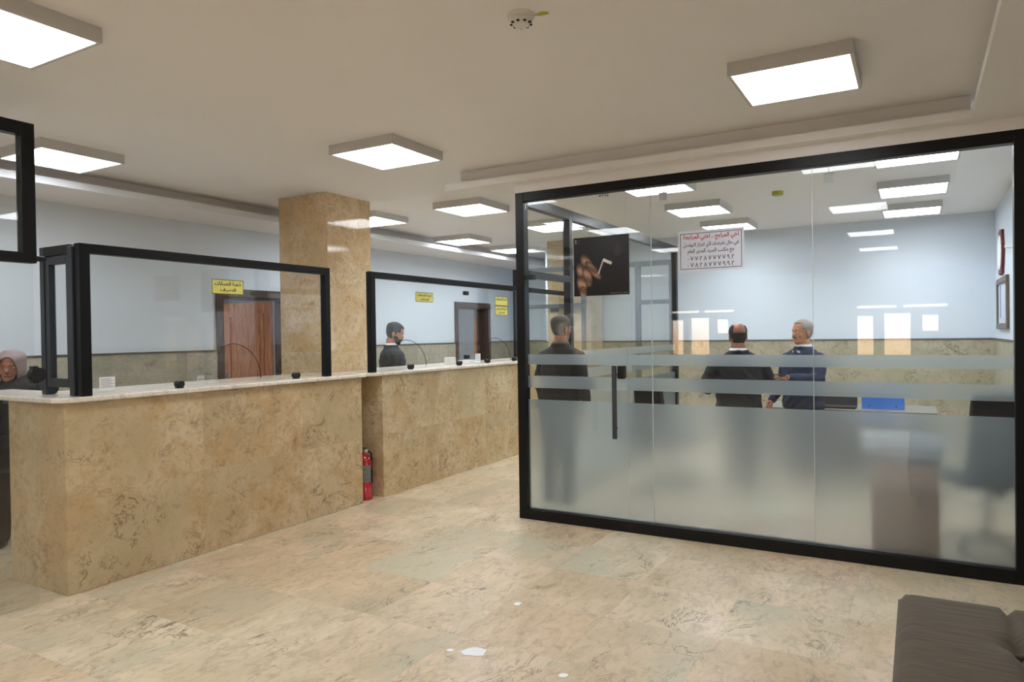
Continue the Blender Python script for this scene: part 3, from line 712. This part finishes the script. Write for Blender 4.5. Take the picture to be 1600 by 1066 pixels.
# ------------------------------------------------------------------ office furniture
dk = thing('desk', 'grey topped office desk behind the two talking men', 'desk', (-.62, 8.2, 0))
box(-.78, .78, -.36, .36, .70, .735, bev=.004).build('desk_top', mat('desk_grey', (120, 118, 112), .35), dk)
box(-.74, .74, -.32, -.30, .12, .70).build('modesty_panel', M_DARKWOOD, dk)
for x in (-.76, .73): box(x, x+.03, -.34, .34, 0, .70).build('side_panel', M_DARKWOOD, dk)
t = thing('file_tray', 'bright blue plastic box on the office desk', 'box', (.0-.31, 8.12, .735))
m = MB().box(-.19, .19, -.10, -.09, .01, .15, bev=.002).box(-.19, .19, .09, .10, .01, .15, bev=.002).box(-.19, -.18, -.09, .09, .01, .15).box(.18, .19, -.09, .09, .01, .15).box(-.19, .19, -.10, .10, 0, .012)
m.build('tray_body', mat('blue_plastic', (62, 128, 226), .4), t)
for x in (-.12, .12): MB().cyl((x, -.101, .035), (x, -.100, .035), .008).build('rivet', M_RUBBER, t)
t = thing('laptop', 'black laptop lying on the desk beside the blue box', 'laptop', (-.72, 8.05, .735))
box(-.17, .17, -.12, .12, 0, .02, bev=.003).build('base', M_RUBBER, t)
o = box(-.17, .17, -.005, .005, 0, .11).build('lid', M_RUBBER, t); o.location = (0, .118, .02); o.rotation_euler = (-.3, 0, 0)
tag(box(-.10, .10, -.14, .14, 0, .05, bev=.003).build('paper_stack', M_PAPER), 'stack of white papers on the desk behind the smiling man', 'papers').location = (-1.06, 8.15, .735)
M_MESH = mat('black_chair_fabric', (22, 22, 25), .8, var=.3, scale=90)
def chair(x, y, rz, label, top=1.08):
    t = thing('office_chair', label, 'chair', (x, y, 0), rz, group='black office chairs')
    o = MB().box(-.21, .21, -.03, .03, .52, top, bev=.025).build('backrest', M_MESH, t)
    for v in o.data.vertices:
        v.co.y += .35*v.co.x**2+(v.co.z-.5)*-.12-.22; v.co.x *= 1-.28*max(0, (v.co.z-.6))
    box(-.23, .23, -.22, .24, .44, .52, bev=.03).build('seat', M_MESH, t)
    MB().cyl((0, 0, .10), (0, 0, .44), .025).build('gas_column', M_STEEL, t)
    MB().box(-.02, .02, -.27, -.24, .40, .62).box(-.02, .02, -.26, .0, .405, .425).build('back_bracket', M_RUBBER, t)
    for k in range(5):
        a = 2*PI*k/5; c_, s_ = math.cos(a), math.sin(a)
        g = MB().cyl((0, 0, .10), (.26*c_, .26*s_, .07), .02, .013).build('base_leg', M_RUBBER, t)
        MB().cyl((.26*c_-.02*s_, .26*s_+.02*c_, .028), (.26*c_+.02*s_, .26*s_-.02*c_, .028), .028, seg=16).cyl((.26*c_, .26*s_, .03), (.26*c_, .26*s_, .07), .008).build('castor', M_RUBBER, g)
chair(.42, 6.0, .25, 'black office chair at the right end behind the frosted glass', 1.10)
chair(-2.12, 6.75, -.5, 'black office chair behind the glass door handle', 1.02)
t = thing('cabinet', 'low brown wooden cabinet blurred behind the right frosted pane', 'cabinet', (-.08, 5.62, 0))
box(-.20, .20, -.18, .18, .05, .66, bev=.004).build('body', wood_mat('brown_cabinet_wood', (160, 108, 74), (190, 136, 98), .5), t)
box(-.19, .19, -.17, .17, 0, .05).build('plinth', M_DARKWOOD, t)
box(-.22, .22, -.20, .20, .66, .69, bev=.004).build('cabinet_top', M_DARKWOOD, t)
MB().cyl((.12, -.185, .4), (.12, -.205, .4), .012).build('knob', M_STEEL, t)
tag(box(-.30, .22, -.02, .02, 0, .12, bev=.01).build('paper_roll', M_PAPER), 'pale box lying on the low brown cabinet behind frosted glass', 'box').location = (-.05, 5.72, .69)

# sofa seat in the near right corner
sf = thing('sofa', 'brown buttoned velvet bench in the bottom right corner', 'bench', (.72, 2.45, 0))
M_SOFA = bpy.data.materials.new('brown_velvet'); M_SOFA.use_nodes = True
n = M_SOFA.node_tree.nodes; l = M_SOFA.node_tree.links; b = n['Principled BSDF']
tcx = n.new('ShaderNodeTexCoord'); mpx = n.new('ShaderNodeMapping'); mpx.inputs['Scale'].default_value = (3, 40, 3); nz = n.new('ShaderNodeTexNoise'); nz.inputs['Scale'].default_value = 1.5; nz.inputs['Detail'].default_value = 5
rp = n.new('ShaderNodeValToRGB'); rp.color_ramp.elements[0].color = lin((56, 45, 31)); rp.color_ramp.elements[1].color = lin((88, 73, 53)); rp.color_ramp.elements[0].position = .3; rp.color_ramp.elements[1].position = .72
l.new(tcx.outputs['Object'], mpx.inputs[0]); l.new(mpx.outputs[0], nz.inputs['Vector']); l.new(nz.outputs[0], rp.inputs[0]); l.new(rp.outputs[0], b.inputs['Base Color'])
b.inputs['Roughness'].default_value = .85; b.inputs['Sheen Weight'].default_value = .1
def cushion(x0, x1, y0, y1, z0, z1, btn):
    nx, ny = 48, 60; bm = bmesh.new(); g = []
    for j in range(ny+1):
        r = []
        for i in range(nx+1):
            u, v = i/nx, j/ny; x, y = x0+(x1-x0)*u, y0+(y1-y0)*v
            e_ = min((x-x0), (x1-x), (y-y0), (y1-y)); z = z1-.05*max(0, 1-e_/.06)**2
            for bx, by in btn:
                d2 = (x-bx)**2+(y-by)**2; z -= .035*math.exp(-d2/.0035)
                z -= .010*math.exp(-((x-bx)**2)/.00018)+.002*math.exp(-((y-by)**2)/.00018)
            r.append(bm.verts.new((x, y, z)))
        g.append(r)
    for j in range(ny):
        for i in range(nx): bm.faces.new((g[j][i], g[j][i+1], g[j+1][i+1], g[j+1][i]))
    rim = [g[0][i] for i in range(nx+1)]+[g[j][nx] for j in range(1, ny+1)]+[g[ny][i] for i in range(nx-1, -1, -1)]+[g[j][0] for j in range(ny-1, 0, -1)]
    low = [bm.verts.new((v.co.x, v.co.y, z0)) for v in rim]; k = len(rim)
    for i in range(k): bm.faces.new((rim[i], low[i], low[(i+1) % k], rim[(i+1) % k]))
    bm.faces.new(low); m = MB(); m.bm.free(); m.bm = bm; return m
btn = [(-.42, .55), (-.42, 0), (-.42, -.55), (.12, .55), (.12, 0), (.12, -.55)]
cushion(-.80, .50, -.95, .98, .24, .44, btn).build('seat_cushion', M_SOFA, sf, smooth=True)
for bx, by in btn: MB().ball((bx, by, .398), (.016, .016, .008), 12).build('button', M_SOFA, sf)
box(-.79, .49, -.94, .97, .10, .24, bev=.01).build('base', M_SOFA, sf)
for x in (-.72, .42):
    for y in (-.86, .89): MB().cyl((x, y, 0), (x, y, .10), .02, .03).build('leg', M_DARKWOOD, sf)

# ------------------------------------------------------------------ people
def V3(*a): return Vector(a)
HEAD_R = [(0, .060, .020, .020), (.05, .050, .036, .036), (.13, .035, .050, .056), (.24, .014, .060, .076), (.36, .004, .067, .088), (.48, 0, .073, .095),
          (.60, -.002, .076, .099), (.72, -.006, .076, .100), (.84, -.008, .068, .090), (.93, -.008, .050, .068), (.985, -.008, .026, .034)]
def head_radius(t):
    for a, b in zip(HEAD_R, HEAD_R[1:]):
        if a[0] <= t <= b[0]:
            k = (t-a[0])/(b[0]-a[0]); return [a[i]*(1-k)+b[i]*k for i in (1, 2, 3)]
    return list(HEAD_R[-1][1:])
def hand(m, wrist, d, n, side, curl=.35, s=1.0):
    """palm, four unequal bent fingers and a thumb; d along the hand, n the palm normal"""
    d = d.normalized(); n = (n-d*n.dot(d)).normalized(); w_ = d.cross(n).normalized()*side
    p = wrist+d*.045*s
    q = Matrix((w_, d, n)).transposed().to_4x4()
    m.ball(p, (.038*s, .052*s, .015*s), 14, rot=q)
    m.limb([wrist-d*.02, wrist+d*.02], [.026*s, .024*s], 12)
    for k, L in enumerate((.074, .082, .076, .060)):
        b = wrist+d*.082*s+w_*(.030-.0205*k)*s; dr = (d+w_*(.10-.07*k)).normalized(); pts = [b-d*.02*s]
        ang = 0
        for f in (.42, .32, .26):
            dd = dr*math.cos(ang)+n*math.sin(ang); pts.append(pts[-1]+dd*L*f*s if len(pts) > 1 else b+dd*L*f*s); ang += curl
        m.limb(pts, [.0095*s, .009*s, .0082*s, .007*s], 8)
    b = wrist+d*.022*s+w_*.028*s
    m.limb([b, b+(w_*.75+d*.6+n*.25)*.032*s, b+(w_*.95+d*1.35+n*.6)*.036*s], [.013*s, .011*s, .0085*s], 8)
def sphere_shell(m, rings_scale, keep, seg=28, n=22, lift=.006):
    """shell over the head; keep(angle_from_front, t) -> bool"""
    rows = []
    for j in range(n+1):
        t = j/n*.99; yc, rx, ry = head_radius(t); k = 1+rings_scale
        rows.append([(yc+0, (rx+lift)*k, (ry+lift)*k, t) for _ in range(1)][0])
    vs = []
    for yc, rx, ry, t in rows:
        z = t*1.0
        vs.append([m.bm.verts.new(((rx)*math.sin(2*PI*i/seg), yc+ry*math.cos(2*PI*i/seg), z)) for i in range(seg)])
    for j in range(n):
        for i in range(seg):
            a = ((i+.5)/seg*360+180) % 360-180; t = (j+.5)/n
            if keep(abs(a), t): m.bm.faces.new((vs[j][i], vs[j][(i+1) % seg], vs[j+1][(i+1) % seg], vs[j+1][i]))
    top = m.bm.verts.new((0, -.008, 1.02))
    for i in range(seg):
        if keep(180, 1): m.bm.faces.new((vs[n][i], vs[n][(i+1) % seg], top))
    loose = [v for v in m.bm.verts if not v.link_faces]
    bmesh.ops.delete(m.bm, geom=loose, context='VERTS')
def person(label, loc, rz, H=1.74, skin=(176, 126, 98), hair=(26, 22, 20), jacket=(22, 22, 28), trousers=(20, 20, 26), shirt=(214, 218, 226), arms=None, girth=1.0,
           yaw=0, pitch=0, hair_keep=None, beard=None, glasses=False, tie=None, hijab=None, sh=.205, lean=0, hscale=1.0, coat_len=.47, smile=0, hairlift=.002, shrug=0, moustache=None):
    t = thing('person', label, 'person', loc, rz)
    hh = .235*hscale; z0 = H-hh; s = H/1.75; g = girth
    skm = mat('skin_%d_%d' % skin[:2], skin, .5, var=.05, scale=30)
    zs = z0-.075*s+shrug           # shoulder line
    arms = arms or [((-1, V3(-.255*g, -.01, zs-.30), V3(-.265*g, .06, zs-.56), V3(.1, .2, -1)), ), ]
    # skeleton of arms: (side, elbow, wrist, hand direction)
    A = arms
    hip = .50*H
    legs = [[V3(sx*.085, 0, hip), V3(sx*.095, .015, .27*H), V3(sx*.10, -.01, .05)] for sx in (-1, 1)]
    headM = Matrix.Translation((0, .0, z0)) @ Matrix.Rotation(yaw, 4, 'Z') @ Matrix.Rotation(-pitch, 4, 'X')
    # body: one continuous surface
    b = MB()
    hd = MB()
    hd.loft([(0, yc, tt*hh, rx*hscale, ry*hscale) for tt, yc, rx, ry in HEAD_R], 28)
    hd.ball((0, .098*hscale, .40*hh), (.015, .017, .020)).ball((0, .088*hscale, .50*hh), (.010, .012, .026))
    hd.ball((0, .084*hscale, .60*hh), (.050, .016, .010)).ball((0, .076, .10*hh), (.022, .018, .014))
    for sx in (-1, 1):
        hd.ball((sx*.042*hscale, .056*hscale, .37*hh), (.024, .020, .028))
        hd.ball((sx*.078*hscale, -.008, .45*hh), (.009, .018, .031), 12).ball((sx*.080*hscale, -.010, .38*hh), (.007, .010, .012), 10)
    hd.ball((0, .083*hscale, .245*hh), (.024, .014, .010))
    hd.xf(headM)
    me = bpy.data.meshes.new('tmp'); hd.bm.to_mesh(me); hd.bm.free(); b.bm.from_mesh(me); bpy.data.meshes.remove(me)
    b.limb([V3(0, -.015, zs-.02), V3(0, -.006, z0+.03)], [.062*g, .056*g], 18)
    b.loft([(0, 0, hip-.06, .14*g, .10*g), (0, 0, hip+.06, .155*g, .11*g), (0, 0, hip+.18, .14*g, .10*g), (0, .005, zs-.22, .16*g, .11*g), (0, 0, zs-.09, sh*.82, .100*g), (0, -.005, zs-.04, sh*.66, .075), (0, -.01, zs+.01, .08, .055)], 28)
    for L in legs: b.limb(L, [.085*g, .055*g, .042], 16)
    for sx in (-1, 1):
        b.limb([V3(sx*.10, -.01, .05), V3(sx*.11, .12, .035)], [.042, .034], 12)
    for sd, el, wr, hdir, nrm in A:
        shd = V3(sd*sh*.84, 0, zs-.095)
        b.limb([shd, el, wr], [.046*g, .038*g, .026], 14)
        hand(b, wr, hdir, nrm, sd)
    bo = b.build('body', skm, t, smooth=True)
    apply_mod(bo, 'REMESH', mode='VOXEL', voxel_size=.0064, use_smooth_shade=True); apply_mod(bo, 'SMOOTH', factor=.5, iterations=2)
    bo.data.polygons.foreach_set('use_smooth', [True]*len(bo.data.polygons))
    # eyes, brows, mouth
    eyes = mat('eye_white', (214, 210, 204), .3); iris = mat('dark_iris', (30, 20, 14), .3)
    for sx in (-1, 1):
        e_ = MB().ball((sx*.031, .081*hscale, .505*hh), (.012, .010, .0055), 14).xf(headM).build('eye', eyes, t, smooth=True)
        MB().ball((sx*.031, .089*hscale, .505*hh), (.0055, .004, .0052), 10).xf(headM).build('iris', iris, e_, smooth=True)
        MB().tube([headM @ V3(sx*(.014+.011*k), .097*hscale-.004*k, (.585+.014*math.sin(k*1.0))*hh) for k in range(4)], .0038, 6).build('eyebrow', mat('brow_%d' % hair[0], tuple(int(v*.8) for v in hair), .8), t)
    MB().tube([headM @ V3(.0075*k, (.099-.0011*k*k)*hscale, (.245+.004*smile*k*k)*hh) for k in range(-3, 4)], [.002, .004, .005, .005, .005, .004, .002], 8).build('lips', mat('lips_%d' % skin[0], (int(skin[0]*.78), int(skin[1]*.55), int(skin[2]*.55)), .5), t)
    if smile: MB().tube([headM @ V3(.006*k, (.1035-.0011*k*k)*hscale, (.248+.004*smile*k*k)*hh) for k in range(-2, 3)], .0028, 6).build('teeth', mat('teeth', (226, 222, 210), .4), t)
    hm = mat('hair_%d' % hair[0], hair, .75, var=.25, scale=140, bump=.4)
    if hair_keep and not hijab:
        m = MB(); sphere_shell(m, .0, hair_keep, lift=hairlift); m.xf(Matrix.Diagonal((hscale, hscale, hh, 1))); m.xf(headM)
        o = m.build('hair', hm, t, smooth=True); apply_mod(o, 'SOLIDIFY', thickness=.010, offset=0)
    if beard:
        m = MB(); sphere_shell(m, .0, lambda a, t_: t_ < (.28 if a < 50 else .38) and a < 84 and not (a < 17 and .19 < t_ < .30), lift=.0035); m.xf(Matrix.Diagonal((hscale, hscale, hh, 1))); m.xf(headM)
        o = m.build('beard', mat('beard_%d' % beard[0], beard, .85, var=.25, scale=160, bump=.4), t, smooth=True); apply_mod(o, 'SOLIDIFY', thickness=.007, offset=0)
    if beard or moustache:
        mat('beard_%d' % (beard or moustache)[0], beard or moustache, .85, var=.25, scale=160, bump=.4)
        MB().tube([headM @ V3(.010*k, (.103-.0016*k*k)*hscale, (.305-.006*k*k)*hh) for k in range(-3, 4)], [.004, .006, .007, .007, .007, .006, .004], 8).build('moustache', MATS['beard_%d' % (beard or moustache)[0]], t)
    if glasses:
        gm = MB()
        for sx in (-1, 1):
            gm.tube([headM @ V3(sx*.033+.021*math.cos(a*PI/8), .104, .50*hh+.016*math.sin(a*PI/8)) for a in range(17)], .0018, 6)
            gm.tube([headM @ V3(sx*.054, .104, .52*hh), headM @ V3(sx*.079, .07, .52*hh), headM @ V3(sx*.083, -.02, .51*hh)], .0018, 6)
        gm.tube([headM @ V3(-.012, .104, .51*hh), headM @ V3(.012, .104, .51*hh)], .0018, 6)
        gm.build('glasses', M_STEEL, t)
    # clothes
    jm = mat('jacket_%d_%d_%d' % jacket, jacket, .8, var=.12, scale=60, bump=.1)
    tm = mat('trousers_%d_%d_%d' % trousers, trousers, .8, var=.1, scale=60)
    j = MB(); bot = zs-coat_len*s
    rings = [(0, 0, bot, .185*g, .135*g, 2.4), (0, 0, bot+.02, .19*g, .14*g, 2.4), (0, 0, bot+.16*s, .182*g, .134*g, 2.4), (0, .004, bot+.26*s, .186*g, .136*g, 2.4), (0, .006, zs-.14, sh*.96, .138*g, 2.3), (0, 0, zs-.06, sh*.97, .118*g, 2.2), (0, -.005, zs-.015, sh*.84, .095*g), (0, -.010, zs+.02, sh*.55, .078), (0, -.012, zs+.035, .084*g, .080*g), (0, -.012, zs+.052, .078*g, .076*g)]
    if coat_len > .7: rings = [(0, 0, bot, .25*g, .20*g, 2.2), (0, 0, bot+.30, .21*g, .16*g, 2.2)]+rings[2:]
    j.loft(rings, 32)
    for sd, el, wr, hdir, nrm in A:
        shd = V3(sd*sh*.86, 0, zs-.085)
        j.limb([shd, el, wr-(wr-el).normalized()*.012], [.068*g, .056*g, .040], 18)
    jo = j.build('jacket' if coat_len < .7 else 'coat', jm, t, smooth=True)
    apply_mod(jo, 'REMESH', mode='VOXEL', voxel_size=.0085, use_smooth_shade=True); apply_mod(jo, 'SMOOTH', factor=.5, iterations=4)
    nb = jo.data
    # folds pressed into the cloth
    for v in nb.vertices:
        x, y, z = v.co; f = .0035*math.sin(38*z+9*x+4*math.sin(17*x))*math.sin(21*x+11*z)+.003*math.sin(60*(x+z))*math.sin(13*z)
        v.co += v.normal*f
    nb.polygons.foreach_set('use_smooth', [True]*len(nb.polygons))
    tr = MB()
    for L in legs: tr.limb([L[0], L[1], L[2]+V3(0, 0, .02)], [.100*g, .074*g, .064], 18)
    tr.loft([(0, 0, hip-.08, .15*g, .115*g), (0, 0, hip+.05, .17*g, .125*g), (0, 0, hip+.13, .16*g, .12*g)], 24)
    to = tr.build('trousers' if not hijab else 'skirt', tm, t, smooth=True); apply_mod(to, 'REMESH', mode='VOXEL', voxel_size=.012, use_smooth_shade=True); apply_mod(to, 'SMOOTH', factor=.5, iterations=3)
    for sx in (-1, 1):
        MB().loft([(sx*.105, .045, 0, .050, .135), (sx*.105, .045, .02, .052, .137), (sx*.103, .03, .05, .048, .115), (sx*.10, -.01, .095, .047, .055), (sx*.10, -.015, .11, .045, .05)], 20).build('shoe', mat('black_leather', (14, 12, 12), .3), t, smooth=True)
    sm_ = mat('shirt_%d_%d' % shirt[:2], shirt, .7, var=.02)
    if not hijab:
        c = MB().loft([(0, -.012, zs+.03, .072*g, .070*g), (0, -.010, zs+.052, .068*g, .066*g), (0, -.008, zs+.068, .063*g, .062*g)], 28, caps=False)
        o = c.build('shirt_collar', sm_, t, smooth=True); apply_mod(o, 'SOLIDIFY', thickness=.005, offset=1)
        # shirt front, lapels
        MB().prism([(-.045, 0), (.045, 0), (.006, .24), (-.006, .24)], 0, .006).xf(Matrix.Translation((0, .083*g, zs+.01)) @ Matrix.Rotation(math.radians(-105), 4, 'X')).build('shirt_front', sm_, t)
        if tie:
            MB().loft([(0, .098*g, zs+.012, .014, .010), (0, .105*g, zs-.012, .010, .008), (0, .138*g, zs-.12, .020, .007), (0, .150*g, zs-.22, .026, .007)], 12).build('tie', mat('tie_dark', tie, .5), t)
    else:
        MB().prism([(-.05, 0), (.05, 0), (.045, .30), (-.045, .30)], 0, .008).xf(Matrix.Translation((0, .125*g, zs-.02-shrug*.6)) @ Matrix.Rotation(math.radians(-100), 4, 'X')).build('blouse', sm_, t)
        hk = MB(); 
        hk.loft([(0, yc-.006, tt*hh, rx+.026, ry+.018) for tt, yc, rx, ry in HEAD_R[3:-1]]+[(0, -.008, hh*1.03, .040, .052), (0, -.008, hh*1.06, .010, .014)], 28)
        hk.loft([(0, -.01, -.06, .105, .095), (0, -.01, -.03, .092, .088), (0, -.008, .03, .090, .094), (0, -.01, .09, .094, .103)], 28)
        hk.xf(headM)
        # open the face with an oval
        o = hk.build('hijab', mat('hijab_cloth', hijab, .85, var=.06, scale=30, bump=.2), t, smooth=True)
        apply_mod(o, 'REMESH', mode='VOXEL', voxel_size=.006, use_smooth_shade=True); apply_mod(o, 'SMOOTH', factor=.5, iterations=6)
        bm = bmesh.new(); bm.from_mesh(o.data); inv = headM.inverted(); rm = []
        for f in bm.faces:
            p = inv @ f.calc_center_median()
            if p.y > .02 and (p.x/.062)**2+((p.z-.095)/.105)**2 < 1: rm.append(f)
        bmesh.ops.delete(bm, geom=rm, context='FACES')
        for v in bm.verts:
            p = inv @ v.co; v.co += v.normal*.0035*math.sin(46*p.z+22*p.x)
        bm.to_mesh(o.data); bm.free(); apply_mod(o, 'SOLIDIFY', thickness=.005, offset=-1)
    return t, zs
short = lambda a, t_: (t_ > .80) if a < 48 else (t_ > .60 if a < 75 else (t_ > .46 if a < 105 else t_ > .22))
def at_px(px, depth):
    p = fw.copy(); p.z = 0; p.normalize(); r = Vector((p.y, -p.x, 0)); v = p*depth+r*((px-800)/F_PX*depth); return (v.x, v.y, 0)
def face_to(deg_from_view):
    """0 = looking straight away from the photographer, + turns right"""
    return math.radians(YAW-deg_from_view)
ZD = V3(0, .2, -1)
def rest_arms(zs, g=1.0, out=.235, fwd=.06):
    return [(sd, V3(sd*out*g, -.02, zs-.31), V3(sd*(out+.005)*g, fwd, zs-.56), V3(0, .15, -1), V3(-sd, .1, 0)) for sd in (-1, 1)]
def fore_arms(zs, g=1.0, reach=.30, drop=.30, out=.25, inn=.16):
    return [(sd, V3(sd*out*g, .0, zs-.31), V3(sd*inn, reach, zs-drop), V3(-sd*.2, 1, 0), V3(-sd*.3, 0, -1)) for sd in (-1, 1)]
# man in the doorway
H = 1.715; zs = H-.235-.075
person('person in a dark brown suit and glasses standing in the office doorway, seen from behind', at_px(877, 6.55)[:2]+(0,), face_to(38), H, shirt=(96, 78, 74), hair=(74, 66, 58), jacket=(30, 22, 22), trousers=(20, 18, 20), glasses=True,
       hair_keep=short, arms=rest_arms(zs, 1.05, .225), sh=.215, girth=1.08, yaw=math.radians(-12))
# clerk behind the farther counter
H = 1.71; zs = H-.235-.075
person('person in a navy suit with short dark beard behind the farther counter, looking down right', at_px(612, 8.5)[:2]+(0,), face_to(62), H, hair=(26, 22, 22), jacket=(18, 22, 36), beard=(28, 22, 20),
       skin=(182, 134, 106), hair_keep=short, arms=[(-1, V3(-.24, .02, zs-.31), V3(-.20, .10, zs-.56), V3(0, .3, -1), V3(.3, 0, -1)), (1, V3(.24, .02, zs-.31), V3(.20, .10, zs-.56), V3(0, .3, -1), V3(-.3, 0, -1))],
       sh=.215, girth=1.08, yaw=math.radians(-22), pitch=math.radians(18), hscale=1.06)
# heavy man seen from behind
H = 1.62; zs = H-.235-.075
bald = lambda a, t_: (t_ > .80 and t_ < .97) if a < 60 else ((.55 < t_ < .93) if a < 85 else (.42 < t_ < .90 if a < 125 else .20 < t_ < .62))
person('person in a black suit with a thinning crown seen from behind in the glass office', at_px(1153, 6.8)[:2]+(0,), face_to(6), H, hair=(28, 22, 20), jacket=(14, 16, 22), skin=(150, 98, 74),
       hair_keep=bald, arms=[(-1, V3(-.30, .02, zs-.27), V3(-.25, .24, zs-.36), V3(.3, 1, 0), V3(.3, 0, -1)), (1, V3(.305, .02, zs-.27), V3(.28, .26, zs-.33), V3(-.2, 1, .1), V3(-.3, 0, -1))],
       sh=.235, girth=1.15, hscale=1.02, coat_len=.62)
# smiling man
H = 1.645; zs = H-.235-.075
person('person with grey hair, blue suit and dark tie, smiling to the left in the office', at_px(1254, 7.0)[:2]+(0,), face_to(-118), H, hair=(150, 144, 138), jacket=(28, 40, 68), trousers=(24, 34, 56), skin=(196, 138, 108),
       hair_keep=lambda a, t_: (t_ > .86) if a < 48 else (t_ > .62 if a < 75 else (t_ > .46 if a < 105 else t_ > .22)), moustache=(96, 86, 80), tie=(16, 16, 20), smile=1.6,
       arms=[(-1, V3(-.25, .09, zs-.26), V3(-.13, .36, zs-.245), V3(.1, 1, .0), V3(.2, .1, 1)), (1, V3(.26, -.03, zs-.30), V3(.25, .16, zs-.50), V3(0, .6, -1), V3(-1, 0, 0))],
       sh=.215, girth=1.1, yaw=math.radians(-14), hscale=1.02, coat_len=.60)
# woman at the far left
H = 1.475; zs = H-.225-.075
person('person in a mauve headscarf and black coat at the far left behind the counter', at_px(17, 5.35)[:2]+(0,), face_to(168), H, hair=(20, 16, 14), jacket=(12, 8, 7), trousers=(14, 12, 12), skin=(160, 106, 86), shirt=(206, 206, 210),
       arms=[(-1, V3(-.27, .10, zs-.22), V3(-.22, .22, zs-.36), V3(.3, 1, -.1), V3(0, 0, -1)), (1, V3(.27, .06, zs-.26), V3(.20, .20, zs-.38), V3(-.2, 1, 0), V3(0, 0, -1))],
       sh=.215, girth=1.1, shrug=.075, hijab=(142, 126, 128), coat_len=.80, hscale=1.0, yaw=math.radians(8), pitch=math.radians(6))

# phone held in the smiling man's left hand
bpy.context.view_layer.update()
man = next(o for o in C.objects if o.get('label', '').startswith('person with grey hair'))
zs = 1.645-.235-.075
p = man.matrix_world @ V3(-.13, .46, zs-.208)
t = thing('mobile_phone', 'black mobile phone lying in the hand of the smiling man', 'phone', p, man.rotation_euler.z)
box(-.036, .036, -.075, .075, 0, .009, bev=.002).build('phone_body', M_RUBBER, t)
box(-.033, .033, -.070, .070, .009, .0095).build('screen', mat('dark_screen', (16, 18, 24), .1), t)
